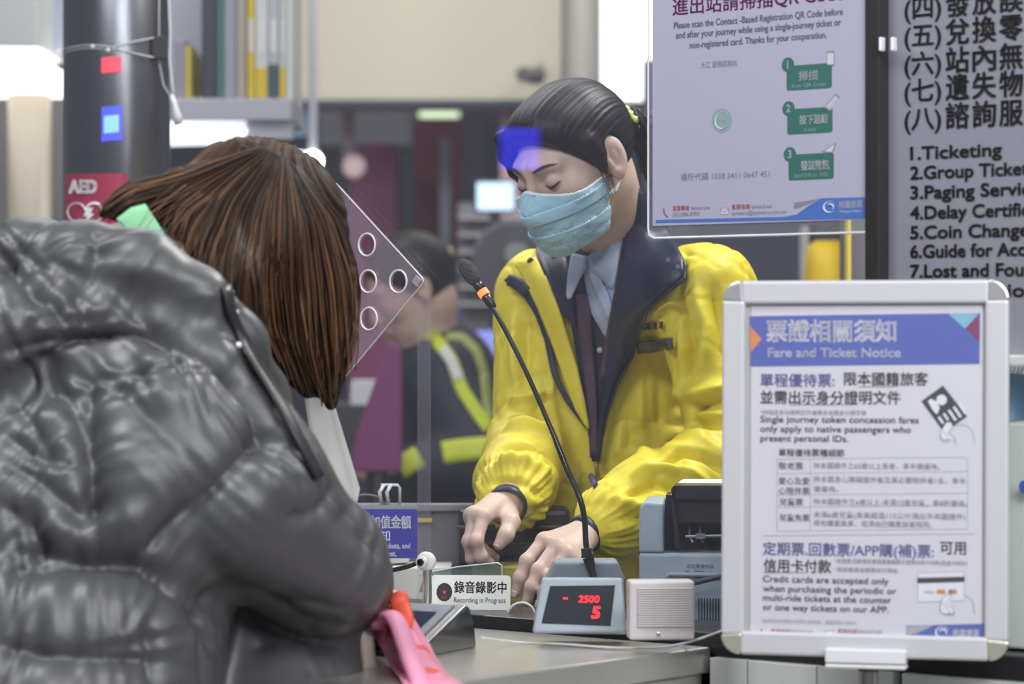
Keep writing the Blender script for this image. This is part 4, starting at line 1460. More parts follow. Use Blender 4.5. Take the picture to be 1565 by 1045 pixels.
# clear tray behind it
b = thing('acrylic_tray', 'clear acrylic tray behind the recording sign', 'tray', at(700, 905, 3.86))
m = MB(frame(at(0, 0, 3.86), (1, 0, 0)))
pq = lambda x, y, Y=3.86: (x / F_PX * Y, -y / F_PX * Y)
m.prism([pq(640, 905), pq(768, 905), pq(768, 866), pq(763, 860), pq(700, 866), pq(650, 876)], -0.003, 0)
m.build('front_wall', clear_mat('tray_clear', (0.62, 0.70, 0.68), 0.05, 1.5, haze=0.12, haze_color=(0.5, 0.6, 0.6)), b)
m = MB()
m.tube([at(x, y, 3.858) for x, y in ((640, 878), (700, 866), (760, 860), (767, 864), (768, 905))], 0.0011, 6)
m.build('bright_edge', mat('tray_edge', (0.55, 0.62, 0.62), 0.15), b)
m = MB()
p = at(704, 905, 3.86)
m.box((p.x, 3.90, 0.85), (0.107, 0.08, 0.008))
m.build('bottom', clear_mat('tray_clear', (0.62, 0.70, 0.68), 0.05, 1.5, haze=0.12, haze_color=(0.5, 0.6, 0.6)), b)

# stalk camera with a white ring
b = thing('stalk_camera', 'small white ring camera on a steel stalk beside the recording sign', 'camera', at(652, 930, 3.70))
Yq = 3.70
p = at(650, 858, Yq)
CMx = frame(p, (1, -0.25, 0))
m = MB(CMx)
m.lathe([(0.006, -0.010), (0.0115, -0.009), (0.0122, -0.004), (0.0118, 0.0), (0.0085, 0.002)], 28)
m.build('ring_body', mat('camera_white', (0.66, 0.64, 0.62), 0.35), b, smooth=True)
m = MB(CMx @ Matrix.Translation((-0.003, -0.0005, 0)))
m.lathe([(0.0075, 0.0), (0.0078, 0.006), (0.0062, 0.008)], 24)
m.build('lens_barrel', mat('camera_ring', (0.55, 0.55, 0.55), 0.25), b, smooth=True)
m = MB(CMx @ Matrix.Translation((-0.004, -0.0005, 0)))
m.lathe([(0.0045, 0.006), (0.0045, 0.0086), (0.003, 0.009)], 20)
m.build('lens', mat('lens_black', (0.008, 0.008, 0.01), 0.1), b, smooth=True)
m = MB()
q = at(653, 872, Yq)
m.tube([(q.x, Yq + .004, q.z + 0.006), (q.x, Yq + .004, 0.866)], 0.0056, 16)
m.lathe([(0.014, 0.866), (0.014, 0.870), (0.006, 0.872)], 24, axis=Matrix.Translation((q.x, Yq + .004, 0)))
m.build('stalk', mat('stalk_steel', (0.5, 0.53, 0.49), 0.25, 0.9), b, smooth=False)
m = MB()
m.tube(spline([at(x, y, yy) for x, y, yy in ((636, 861, 3.72), (622, 866, 3.75), (600, 871, 3.78), (580, 876, 3.82))], 12), 0.003, 8)
tag(m.build('black_lead', M_black, smooth=True), 'black lead running left from the ring camera', 'cable')

# blue value notice
Yv = 3.92
kv = Yv / F_PX
b = thing('blue_notice', 'dark blue notice with white lettering half hidden by the puffer sleeve', 'sign', at(590, 852, Yv))
VM = frame(at(574, 815.5, Yv), (1, -0.02, 0))
m = MB(VM)
m.rrect(0, 0, 128 * kv, 75 * kv, 0.004, -0.003, 0)
m.build('plate', mat('deep_blue', (0.055, 0.05, 0.36), 0.35), b)
m = MB(VM)
m.text('購票卡.加值金額', 54 * kv, 10 * kv, 21 * kv, width=112 * kv, align='r', bold=0.022, z=.0006)
m.text('請於前告知', 22 * kv, -10 * kv, 18 * kv, width=82 * kv, align='r', bold=0.0, z=.0006)
m.text('Please check value, tickets, and', 53 * kv, -22 * kv, 11 * kv, width=112 * kv, align='r', bold=0.025, z=.0006)
m.text('change on request.', 32 * kv, -34 * kv, 11 * kv, width=80 * kv, align='r', bold=0.025, z=.0006)
m.build('lettering', M_whiteink, b)
m = MB()
q = at(574, 852, Yv)
m.box((q.x, Yv + 0.02, (q.z + 0.846) / 2), (0.02, 0.012, q.z - 0.846))
m.box((q.x, Yv + 0.02, 0.850), (0.09, 0.06, 0.008))
m.build('stand', M_alu, b)
m = MB(VM)
m.box((0, 40 * kv, -0.003), (126 * kv, 5 * kv, 0.006))
m.build('top_edge', mat('edge_grey', (0.30, 0.31, 0.36), 0.3), b)

# slanted card terminal on the steel shelf
b = thing('card_terminal', 'wedge shaped steel card terminal on the counter shelf', 'card terminal', at(670, 1000, 3.42))
Z0 = 0.850
A_ = at(655, 1004, yat(1004, Z0))    # near bottom
B_ = at(729, 989, yat(989, Z0))      # right bottom
A_.z = B_.z = Z0
ex_ = (B_ - A_)
ex_.z = 0
L_ = ex_.length
exn = ex_.normalized()
TMx = Matrix.Identity(4)
yn = Vector((-exn.y, exn.x, 0))
for i in range(3):
    TMx[i][0], TMx[i][1], TMx[i][2], TMx[i][3] = exn[i], yn[i], (0, 0, 1)[i], A_[i]
# side profile in the (x, z) plane: low front lip, sloped face, high back
zt_ = lambda py, yy: CAM_Z - (py - CY) / F_PX * yy - Z0
hb = zt_(922, 3.45)
prof = [(-0.012, 0.0), (L_, 0.0), (L_ - 0.006, hb * 0.55), (L_ - 0.018, hb * .96), (L_ - 0.026, hb), (-0.012, 0.012)]
m = MB(TMx @ Matrix.Rotation(PI / 2, 4, 'X'))
m.prism(prof, -0.115, 0.0)
m.build('body', mat('terminal_steel', (0.30, 0.30, 0.29), 0.2, 1.0), b, bevel=0.003, seg=3)
sl_ = math.atan2(hb - 0.012, L_ - 0.026 + 0.012)
SMx = TMx @ Matrix.Translation((-0.012, 0.0, 0.012)) @ Matrix.Rotation(-sl_, 4, 'Y')
ln = math.hypot(hb - 0.012, L_ - 0.014)
m = MB(SMx)
m.box((ln * 0.52, 0.06, 0.001), (ln * 0.86, 0.095, 0.003))
m.build('sloped_plate', mat('terminal_plate', (0.42, 0.44, 0.50), 0.15, 0.8), b, bevel=0.001)
m = MB(SMx)
m.box((ln * 0.48, 0.06, 0.0028), (ln * 0.55, 0.07, 0.0012))
m.build('reader_window', mat('reader_navy', (0.012, 0.018, 0.05), 0.08), b)
m = MB(SMx)
m.text('感應', ln * 0.35, 0.052, 0.014, z=0.0038)
m.build('lettering', M_whiteink, b)
# ------------------------------------------------------------------ people: implicit surfaces meshed with surface nets
A3_ = lambda v: np.array(v, dtype=np.float64)
NOISE = RNG.random((32, 32, 32))


def vnoise(P, s):
    """smooth value noise, -1..1"""
    q = P * s + 100.0
    i = np.floor(q).astype(int)
    f = q - i
    f = f * f * (3 - 2 * f)
    r = 0
    for dx_ in (0, 1):
        for dy_ in (0, 1):
            for dz_ in (0, 1):
                w = (f[:, 0] if dx_ else 1 - f[:, 0]) * (f[:, 1] if dy_ else 1 - f[:, 1]) * (f[:, 2] if dz_ else 1 - f[:, 2])
                r = r + w * NOISE[(i[:, 0] + dx_) % 32, (i[:, 1] + dy_) % 32, (i[:, 2] + dz_) % 32]
    return r * 2 - 1


def smin(a, b, k):
    h = np.clip(0.5 + 0.5 * (b - a) / k, 0, 1)
    return b * (1 - h) + a * h - k * h * (1 - h)


def rcone(P, a, b, ra, rb):
    a, b = A3_(a), A3_(b)
    ab_ = b - a
    t = np.clip(((P - a) @ ab_) / (ab_ @ ab_), 0, 1)
    return np.linalg.norm(P - a - t[:, None] * ab_, axis=1) - (ra + (rb - ra) * t)


def chain(P, pts, rad, k=0.006):
    d = None
    for i in range(len(pts) - 1):
        e = rcone(P, pts[i], pts[i + 1], rad[i], rad[i + 1])
        d = e if d is None else smin(d, e, k)
    return d


def ell(P, c, r, R=None):
    q = P - A3_(c)
    if R is not None:
        q = q @ R
    r = A3_(r)
    k0 = np.linalg.norm(q / r, axis=1)
    k1 = np.linalg.norm(q / (r * r), axis=1) + 1e-9
    return k0 * (k0 - 1) / k1


def tcone(P, a, b, ra, rb, side, ratio):
    """tapered trunk whose section is `ratio` times wider along `side`"""
    a, b, side = A3_(a), A3_(b), A3_(side)
    q = P - a
    s = q @ side
    q = q - (s * (1 - 1 / ratio))[:, None] * side
    bb = b - a
    sb = bb @ side
    bb = bb - sb * (1 - 1 / ratio) * side
    return rcone(q, (0, 0, 0), bb, ra, rb)


def surface_nets(fn, lo, hi, h, band=2.2):
    lo, hi = A3_(lo), A3_(hi)
    C = 4
    nc = np.ceil((hi - lo) / (h * C)).astype(int) + 1
    n = (nc - 1) * C + 1
    g = [lo[i] + np.arange(nc[i]) * h * C for i in range(3)]
    G = np.stack(np.meshgrid(*g, indexing='ij'), -1).reshape(-1, 3)
    dc = fn(G).reshape(nc)
    # blocks whose corners come near the surface
    cells = [slice(0, -1), slice(1, None)]
    mn = None
    for i in (0, 1):
        for j in (0, 1):
            for k in (0, 1):
                v = np.abs(dc[cells[i], cells[j], cells[k]])
                mn = v if mn is None else np.minimum(mn, v)
    blk = mn < h * C * band
    D = np.repeat(np.repeat(np.repeat(dc, C, 0), C, 1), C, 2)[:n[0], :n[1], :n[2]].astype(np.float32)
    pm = np.zeros(n, bool)
    bi = np.argwhere(blk)
    for i in range(C + 1):
        for j in range(C + 1):
            for k in range(C + 1):
                pm[bi[:, 0] * C + i, bi[:, 1] * C + j, bi[:, 2] * C + k] = True
    idx = np.argwhere(pm)
    vals = np.empty(len(idx), np.float32)
    for s in range(0, len(idx), 400000):
        e = idx[s:s + 400000]
        vals[s:s + 400000] = fn(lo + e * h)
    D[pm] = vals
    # active cells
    act = np.zeros(n - 1, bool)
    bc = np.zeros(n - 1, bool)
    bc[:] = np.repeat(np.repeat(np.repeat(blk, C, 0), C, 1), C, 2)
    s0 = D < 0
    cnt = np.zeros(n - 1, np.int8)
    for i in (0, 1):
        for j in (0, 1):
            for k in (0, 1):
                cnt += s0[i:n[0] - 1 + i, j:n[1] - 1 + j, k:n[2] - 1 + k]
    act = (cnt > 0) & (cnt < 8) & bc
    ci = np.argwhere(act)
    vid = -np.ones(n - 1, np.int32)
    vid[act] = np.arange(len(ci))
    acc = np.zeros((len(ci), 3))
    num = np.zeros(len(ci))
    cor = [(i, j, k) for i in (0, 1) for j in (0, 1) for k in (0, 1)]
    cv = {c_: D[ci[:, 0] + c_[0], ci[:, 1] + c_[1], ci[:, 2] + c_[2]].astype(np.float64) for c_ in cor}
    for c0_ in cor:
        for ax in range(3):
            if c0_[ax] == 0:
                c1_ = tuple(1 if i == ax else c0_[i] for i in range(3))
                a, b = cv[c0_], cv[c1_]
                sc = (a < 0) != (b < 0)
                t = np.where(sc, a / np.where(sc, a - b, 1), 0)
                pt = np.tile(A3_(c0_), (len(ci), 1))
                pt[:, ax] += t
                acc[sc] += pt[sc]
                num[sc] += 1
    V = lo + (ci + acc / num[:, None]) * h
    Fs = []
    for ax in range(3):
        o1, o2 = [i for i in range(3) if i != ax]
        sl0 = [slice(1, -1)] * 3
        sl0[ax] = slice(0, -1)
        sl1 = list(sl0)
        sl1[ax] = slice(1, None)
        a, b = s0[tuple(sl0)], s0[tuple(sl1)]
        e = np.argwhere(a != b)
        if not len(e):
            continue
        flip = a[e[:, 0], e[:, 1], e[:, 2]]
        base = e.copy()
        for i in range(3):
            if i != ax:
                base[:, i] += 1
        def cell(d1, d2):
            q = base.copy()
            q[:, o1] -= d1
            q[:, o2] -= d2
            return vid[q[:, 0], q[:, 1], q[:, 2]]
        Q = np.stack([cell(1, 1), cell(0, 1), cell(0, 0), cell(1, 0)], 1)
        ok = (Q >= 0).all(1)
        Q, flip = Q[ok], flip[ok]
        if ax == 1:
            flip = ~flip
        Q[~flip] = Q[~flip][:, ::-1]
        Fs.append(Q)
    return V, np.concatenate(Fs)


def vnormals(V, F):
    a, b, c_, d = (V[F[:, i]] for i in range(4))
    fnrm = np.cross(c_ - a, d - b)
    N = np.zeros_like(V)
    for i in range(4):
        np.add.at(N, F[:, i], fnrm)
    return N / (np.linalg.norm(N, axis=1, keepdims=True) + 1e-12)


def smooth_mesh(V, F, it=1, lam=0.5):
    for _ in range(it):
        S_, n_ = np.zeros_like(V), np.zeros(len(V))
        for i in range(4):
            np.add.at(S_, F[:, i], V[F[:, (i + 1) % 4]] + V[F[:, i - 1]])
            np.add.at(n_, F[:, i], 2)
        V = V + lam * (S_ / np.maximum(n_, 1)[:, None] - V)
    return V


def npmesh(name, V, F, mats, parent=None, attrs=None, mi=None, smooth=True, label=None, solid=0.0):
    if not isinstance(mats, (list, tuple)):
        mats = [mats]
    c_ = (V.min(0) + V.max(0)) / 2
    c_[2] = V[:, 2].min()
    me = bpy.data.meshes.new(name)
    me.vertices.add(len(V))
    me.vertices.foreach_set('co', (V - c_).astype(np.float32).ravel())
    k = F.shape[1]
    me.loops.add(len(F) * k)
    me.loops.foreach_set('vertex_index', F.astype(np.int32).ravel())
    me.polygons.add(len(F))
    me.polygons.foreach_set('loop_start', np.arange(0, len(F) * k, k, dtype=np.int32))
    me.polygons.foreach_set('use_smooth', np.full(len(F), smooth))
    for m_ in mats:
        me.materials.append(m_)
    if mi is not None:
        me.polygons.foreach_set('material_index', np.asarray(mi, np.int32))
    for an, av in (attrs or {}).items():
        at_ = me.attributes.new(an, 'FLOAT', 'POINT')
        at_.data.foreach_set('value', np.asarray(av, np.float32))
    me.update(calc_edges=True)
    me.validate()
    o = bpy.data.objects.new(name, me)
    o.location = c_
    put(o, parent)
    if solid:
        md = o.modifiers.new('thick', 'SOLIDIFY')
        md.thickness = solid
        md.offset = 0
    if label:
        o['label'] = label
    return o


def polydist(P, pts):
    best, bt, acc = None, None, 0.0
    tot = sum(np.linalg.norm(A3_(pts[i + 1]) - A3_(pts[i])) for i in range(len(pts) - 1))
    for i in range(len(pts) - 1):
        a, b = A3_(pts[i]), A3_(pts[i + 1])
        ab_ = b - a
        L = np.linalg.norm(ab_)
        t = np.clip(((P - a) @ ab_) / (L * L), 0, 1)
        d = np.linalg.norm(P - a - t[:, None] * ab_, axis=1)
        s = acc + t * L
        if best is None:
            best, bt = d, s
        else:
            w = d < best
            best = np.where(w, d, best)
            bt = np.where(w, s, bt)
        acc += L
    return best, bt, tot


def hit(fn, px_, py, Y0, Y1, off=0.0, n=160):
    """first surface point of the field along a line of sight, moved `off` towards the viewer"""
    Ys = np.linspace(Y0, Y1, n)
    k = np.array([(px_ - CX) / F_PX, 1.0, -(py - CY) / F_PX])
    P_ = Ys[:, None] * k + np.array([0, 0, CAM_Z])
    d = fn(P_)
    w = np.nonzero(d < 0)[0]
    if len(w) == 0:
        i = int(np.argmin(d))
        y = Ys[i]
    else:
        i = max(w[0], 1)
        a, b = d[i - 1], d[i]
        y = Ys[i - 1] + (Ys[i] - Ys[i - 1]) * a / (a - b + 1e-12)
    return Vector(tuple((y - off) * k + np.array([0, 0, CAM_Z])))


def lerp_line(pts, t):
    """point on a 2-d polyline at t in 0..1, by arc length"""
    L = [math.dist(pts[i], pts[i + 1]) for i in range(len(pts) - 1)]
    s = t * sum(L)
    for i, l in enumerate(L):
        if s <= l or i == len(L) - 1:
            u = min(1, s / l) if l else 0
            return (pts[i][0] + (pts[i + 1][0] - pts[i][0]) * u, pts[i][1] + (pts[i + 1][1] - pts[i][1]) * u)
        s -= l


def sheet(name, fn, left, right, Y0, Y1, mat_, parent, off=0.003, bulge=0.0, n=26, m_=9, solid=0.002, relax=3, tilt=0.0, label=None):
    """cloth panel lying on the field between two edge lines"""
    rows = []
    for i in range(n):
        t = i / (n - 1)
        a, b = lerp_line(left, t), lerp_line(right, t)
        r = []
        for j in range(m_):
            u = j / (m_ - 1)
            r.append(hit(fn, a[0] + (b[0] - a[0]) * u, a[1] + (b[1] - a[1]) * u, Y0, Y1, off + bulge * math.sin(PI * u) + tilt * u))
        rows.append(r)
    # relax the depth so that the cloth bridges hollows
    ys = np.array([[p.y for p in r] for r in rows])
    for _ in range(relax):
        q = np.pad(ys, 1, mode='edge')
        av = (q[:-2, 1:-1] + q[2:, 1:-1] + q[1:-1, :-2] + q[1:-1, 2:]) / 4
        ys = np.minimum(ys, av) * 0.7 + av * 0.3
    out = []
    for i, r in enumerate(rows):
        out.append([Vector((p.x / p.y * ys[i, j], ys[i, j], CAM_Z + (p.z - CAM_Z) / p.y * ys[i, j])) for j, p in enumerate(r)])
    m = MB()
    m.grid(out)
    return m.build(name, mat_, parent, smooth=True, solid=solid, label=label)


def strip(name, fn, line_, width, Y0, Y1, mat_, parent, off=0.003, n=24, solid=0.002, label=None):
    L, R = [], []
    for i in range(n):
        t = i / (n - 1)
        p_ = lerp_line(line_, t)
        a, b = lerp_line(line_, max(0, t - .03)), lerp_line(line_, min(1, t + .03))
        d = math.dist(a, b) or 1
        nx, ny = -(b[1] - a[1]) / d, (b[0] - a[0]) / d
        w = width if not callable(width) else width(t)
        L.append((p_[0] + nx * w / 2, p_[1] + ny * w / 2))
        R.append((p_[0] - nx * w / 2, p_[1] - ny * w / 2))
    return sheet(name, fn, L, R, Y0, Y1, mat_, parent, off, 0.0, n, 4, solid, 2, label=label)


def head_axes(theta, phi, roll=0.0):
    st, ct, sp, cp = math.sin(theta), math.cos(theta), math.sin(phi), math.cos(phi)
    Fv = A3_((-cp * st, -cp * ct, -sp))
    Uv = A3_((-sp * st, -sp * ct, cp))
    Lv = np.cross(Uv, Fv)
    if roll:
        c_, s_ = math.cos(roll), math.sin(roll)
        Lv, Uv = Lv * c_ + Uv * s_, Uv * c_ - Lv * s_
    return np.stack([Lv, Fv, Uv], 1)      # columns: left, forward, up


def head_field(q, closed=True, nose=True):
    """head in its own frame: x left, y forward, z up; origin in the skull"""
    d = ell(q, (0, -0.010, 0.020), (0.073, 0.090, 0.084))
    d = smin(d, ell(q, (0, 0.030, -0.035), (0.0585, 0.058, 0.080)), 0.03)
    d = smin(d, ell(q, (0, 0.045, -0.083), (0.040, 0.040, 0.032)), 0.025)
    d = smin(d, ell(q, (0, 0.070, -0.103), (0.016, 0.014, 0.014)), 0.02)
    sx = np.abs(q[:, 0])
    m = np.stack([sx, q[:, 1], q[:, 2]], 1)
    d = smin(d, ell(m, (0.042, 0.058, -0.022), (0.020, 0.020, 0.018)), 0.025)
    d = smin(d, rcone(m, (0.008, 0.084, 0.024), (0.040, 0.070, 0.022), 0.010, 0.009), 0.015)
    # eye sockets and closed lids
    s = -ell(m, (0.032, 0.100, 0.002), (0.018, 0.020, 0.013))
    h = np.clip(0.5 - 0.5 * (-s + d) / 0.012 * -1 - 0.0, 0, 1)
    d = -smin(-d, -s, 0.012)
    d = smin(d, ell(m, (0.031, 0.073, -0.001), (0.0150, 0.0145, 0.0125)), 0.004)
    if nose:
        d = smin(d, rcone(q, (0, 0.090, 0.012), (0, 0.104, -0.028), 0.0065, 0.0095), 0.010)
        d = smin(d, ell(m, (0.010, 0.096, -0.033), (0.008, 0.009, 0.007)), 0.007)
        d = smin(d, ell(q, (0, 0.090, -0.058), (0.021, 0.010, 0.0055)), 0.006)
        d = smin(d, ell(q, (0, 0.088, -0.067), (0.018, 0.010, 0.006)), 0.006)
    # ears
    c_, s_ = math.cos(0.25), math.sin(0.25)
    e = m - A3_((0.0745, -0.012, -0.008))
    e = np.stack([e[:, 0] * c_ - e[:, 1] * s_ * -1, e[:, 1] * c_ - e[:, 0] * s_, e[:, 2]], 1)
    ear = ell(e, (0, 0, 0.001), (0.0078, 0.0195, 0.0315))
    ear = smin(ear, ell(e, (0.000, 0.004, -0.024), (0.006, 0.009, 0.011)), 0.008)
    ear = -smin(-ear, ell(e, (0.0075, 0.003, 0.002), (0.0055, 0.0095, 0.0185)), 0.004)
    ear = smin(ear, ell(e, (0.003, 0.001, 0.006), (0.003, 0.004, 0.014)), 0.004)
    ear = smin(ear, ell(e, (0.004, 0.013, -0.006), (0.004, 0.004, 0.007)), 0.004)
    return smin(d, ear, 0.006)


def hand_field(P, wrist, knuckles, fingers, thumb, s=1.0):
    """palm from the wrist to four knuckles, each finger a chain of its own, thumb from the palm's side"""
    d = None
    for i, k_ in enumerate(knuckles):
        e = rcone(P, wrist, k_, 0.0165 * s, (0.0105, 0.0108, 0.0102, 0.0092)[i] * s)
        d = e if d is None else smin(d, e, 0.012)
    for i in range(3):
        d = smin(d, rcone(P, knuckles[i], knuckles[i + 1], 0.0095 * s, 0.0095 * s), 0.008)
    for i, f in enumerate(fingers):
        r = [(0.0095, 0.0086, 0.0078, 0.0066), (0.0096, 0.0088, 0.0080, 0.0068), (0.0092, 0.0084, 0.0076, 0.0064), (0.0082, 0.0074, 0.0067, 0.0057)][i]
        pts = [knuckles[i]] + list(f)
        e = chain(P, pts, [x * s for x in r], 0.0035)
        # knuckle swelling
        for q in pts[1:-1]:
            e = smin(e, np.linalg.norm(P - A3_(q), axis=1) - (r[1] + 0.0007) * s, 0.004)
        d = smin(d, e, 0.0035)
    d = smin(d, chain(P, thumb, [0.0150 * s, 0.0118 * s, 0.0102 * s, 0.0078 * s], 0.006), 0.010)
    return d


M_skin = mat('skin', (0.60, 0.425, 0.345), 0.45, spec=0.4, sss=0.25, bump=(220, 0.05), vary=(25, 0.05))
M_nail = mat('nail', (0.66, 0.45, 0.38), 0.25)
M_hairblack = attr_mat('black_hair', (0.004, 0.0035, 0.006), (0.014, 0.011, 0.016), 0.46, 0.25)

# ================================================================== the clerk
NB = 'person'
clerk = thing('person', 'ticket clerk in a yellow jacket and blue face mask bending over the counter', 'person', (0.13, 4.50, 0.0))
HSC = 0.935
HC = A3_(at(876, 243, 4.17))
HR_ = head_axes(math.radians(48), math.radians(28), math.radians(2))
hl = lambda P: (P - HC) @ HR_ / HSC
hw_ = lambda x, y, z: HC + HR_ @ A3_((x, y, z)) * HSC
LB, FB = A3_((0.83, -0.558, 0)), A3_((-0.558, -0.83, 0))
SL, SR = A3_(at(1080, 452, 4.15)), A3_(at(826, 446, 4.38))
EL, ER = A3_(at(1128, 700, 4.08)), A3_(at(812, 676, 4.30))
WL, WR = A3_(at(913, 806, 3.945)), A3_(at(777, 766, 4.05))
NK = A3_(at(945, 410, 4.30))
CH = A3_(at(935, 560, 4.36))
HIP = A3_(at(905, 900, 4.50))
# hands
lh_w = A3_(at(900, 812, 3.94))
lh_k = [A3_(at(832, 826, 3.895)), A3_(at(851, 834, 3.875)), A3_(at(866, 846, 3.862)), A3_(at(880, 858, 3.86))]
lh_f = [[A3_(at(805, 857, 3.875)), A3_(at(795, 882, 3.872)), A3_(at(789, 905, 3.875))],
        [A3_(at(823, 871, 3.85)), A3_(at(813, 896, 3.845)), A3_(at(806, 917, 3.848))],
        [A3_(at(841, 882, 3.838)), A3_(at(832, 904, 3.832)), A3_(at(826, 922, 3.835))],
        [A3_(at(862, 886, 3.838)), A3_(at(854, 903, 3.834)), A3_(at(848, 917, 3.837))]]
lh_t = [A3_(at(876, 826, 3.935)), A3_(at(846, 846, 3.935)), A3_(at(828, 872, 3.925)), A3_(at(815, 893, 3.915))]
rh_w = A3_(at(776, 764, 4.045))
rh_k = [A3_(at(739, 789, 3.975)), A3_(at(727, 788, 3.99)), A3_(at(722, 788, 4.01)), A3_(at(722, 790, 4.03))]
rh_f = [[A3_(at(728, 826, 3.955)), A3_(at(735, 850, 3.96)), A3_(at(750, 861, 3.968))],
        [A3_(at(717, 827, 3.975)), A3_(at(722, 853, 3.98)), A3_(at(737, 864, 3.985))],
        [A3_(at(720, 826, 4.0)), A3_(at(735, 848, 4.0)), A3_(at(757, 852, 3.995))],
        [A3_(at(724, 822, 4.02)), A3_(at(738, 840, 4.02)), A3_(at(752, 846, 4.015))]]
rh_t = [A3_(at(776, 786, 4.02)), A3_(at(781, 798, 3.985)), A3_(at(773, 818, 3.965)), A3_(at(763, 832, 3.96))]


def clerk_body(P):
    d = head_field(hl(P)) * HSC
    d = smin(d, rcone(P, hw_(0, -0.035, -0.055), NK + A3_((0.0, 0.0, 0.01)), 0.050, 0.055), 0.025)
    d = smin(d, rcone(P, SL * 0.8 + SR * 0.2, SR * 0.8 + SL * 0.2, 0.048, 0.048), 0.04)
    d = smin(d, tcone(P, CH + A3_((0, 0, 0.1)), CH - A3_((0, 0, 0.1)), 0.08, 0.075, LB, 1.35), 0.04)
    d = smin(d, chain(P, [SL * 0.9 + SR * 0.1, EL, WL], [0.042, 0.036, 0.024], 0.02), 0.03)
    d = smin(d, chain(P, [SR * 0.9 + SL * 0.1, ER, WR], [0.042, 0.036, 0.024], 0.02), 0.03)
    d = smin(d, rcone(P, WL, lh_w, 0.024, 0.019), 0.008)
    d = smin(d, hand_field(P, lh_w, lh_k, lh_f, lh_t), 0.008)
    d = smin(d, rcone(P, WR, rh_w, 0.023, 0.019), 0.008)
    d = smin(d, hand_field(P, rh_w, rh_k, rh_f, rh_t), 0.008)
    return d


V, F = surface_nets(clerk_body, (-0.11, 3.78, 0.84), (0.46, 4.54, 1.58), 0.0022)
V = smooth_mesh(V, F, 1, 0.35)
npmesh('body', V, F, M_skin, clerk)


def nail(p_tip, p_prev, side, parent):
    """small curved nail plate on the back of a finger tip"""
    p_tip, p_prev, side = Vector(p_tip), Vector(p_prev), Vector(side).normalized()
    t = (p_tip - p_prev).normalized()
    nrm = (side - t * side.dot(t)).normalized()
    b_ = t.cross(nrm)
    rows = []
    for i in range(5):
        u = i / 4 * 0.0095 - 0.003
        r = []
        for j in range(5):
            a = (j / 4 - 0.5) * 1.7
            w = 0.0070
            r.append(p_tip + t * u + b_ * (w * math.sin(a)) + nrm * (w * math.cos(a) - (0.0005 if i < 4 else 0.001)))
        rows.append(r)
    m = MB()
    m.grid(rows)
    return m.build('fingernail', M_nail, parent, smooth=True, solid=0.0006)


nail(rh_t[3], rh_t[2], (-0.35, -1, 0.25), clerk)
nail(lh_f[0][2], lh_f[0][1], (-0.6, -0.75, 0.3), clerk)
nail(lh_f[1][2], lh_f[1][1], (-0.6, -0.75, 0.3), clerk)
nail(lh_f[2][2], lh_f[2][1], (-0.5, -0.85, 0.3), clerk)

# brows and lashes
m = MB()
for s in (1, -1):
    pts = []
    for i in range(9):
        t = i / 8
        x, z = 0.013 + 0.036 * t, 0.021 + 0.006 * math.sin(t * 2.2) - 0.002 * t
        y0 = 0.12
        ys = np.linspace(0.12, 0.03, 120)
        q = np.stack([np.full(120, s * x), ys, np.full(120, z)], 1)
        dd = head_field(q)
        k_ = np.nonzero(dd < 0)[0]
        y = ys[k_[0]] if len(k_) else 0.08
        pts.append(Vector(hw_(s * x, y + 0.0005, z)))
    m.tube(pts, [0.0012, 0.0022, 0.0027, 0.0028, 0.0027, 0.0024, 0.0019, 0.0014, 0.0007], 8, flat=0.7)
m.build('eyebrows', mat('brow_hair', (0.035, 0.024, 0.022), 0.7), clerk, smooth=True)
m = MB()
for s in (1, -1):
    pts = []
    for i in range(11):
        t = i / 10
        x = 0.018 + 0.028 * t
        z = -0.004 - 0.0045 * math.sin(PI * min(1, t * 1.05)) + 0.002 * t
        ys = np.linspace(0.12, 0.03, 120)
        q = np.stack([np.full(120, s * x), ys, np.full(120, z)], 1)
        k_ = np.nonzero(head_field(q) < 0)[0]
        y = ys[k_[0]] if len(k_) else 0.08
        pts.append(Vector(hw_(s * x, y + 0.0006, z)))
    m.tube(pts, [0.0004, 0.0009, 0.0012, 0.0014, 0.0015, 0.0016, 0.0017, 0.0018, 0.0017, 0.0014, 0.0005], 6)
m.build('eyelashes', mat('lash_hair', (0.015, 0.012, 0.012), 0.6), clerk, smooth=True)


# surgical mask: pleated shell standing a little off the face
def mask_outer(q):
    d = head_field(q, nose=False)
    d = smin(d, rcone(q, (0, 0.088, -0.002), (0, 0.108, -0.034), 0.008, 0.012), 0.02)
    d = smin(d, ell(q, (0, 0.062, -0.062), (0.050, 0.044, 0.050)), 0.04)
    z = q[:, 2]
    pl_ = 0.0012 * np.sign(np.sin((z + 0.052) / 0.019 * PI)) * np.exp(-((z + 0.055) / 0.030) ** 4)
    cr_ = 0.0010 * vnoise(q * A3_((1, 1, 2.2)), 55)
    return d - 0.0052 - pl_ - cr_


def mask_field(q):
    d = mask_outer(q)
    sh_ = np.maximum(d, -(d + 0.0022))
    ax_ = np.abs(q[:, 0])
    top = -0.006 - 0.30 * np.maximum(ax_ - 0.012, 0) + 0.006 * np.exp(-(ax_ / 0.012) ** 2)
    b = np.maximum(ax_ - 0.075, q[:, 2] - top)
    b = np.maximum(b, -0.114 + 0.25 * np.maximum(ax_ - 0.02, 0) - q[:, 2])
    b = np.maximum(b, 0.016 + 0.15 * np.maximum(-0.05 - q[:, 2], 0) - q[:, 1])
    return np.maximum(sh_, b * 0.8)


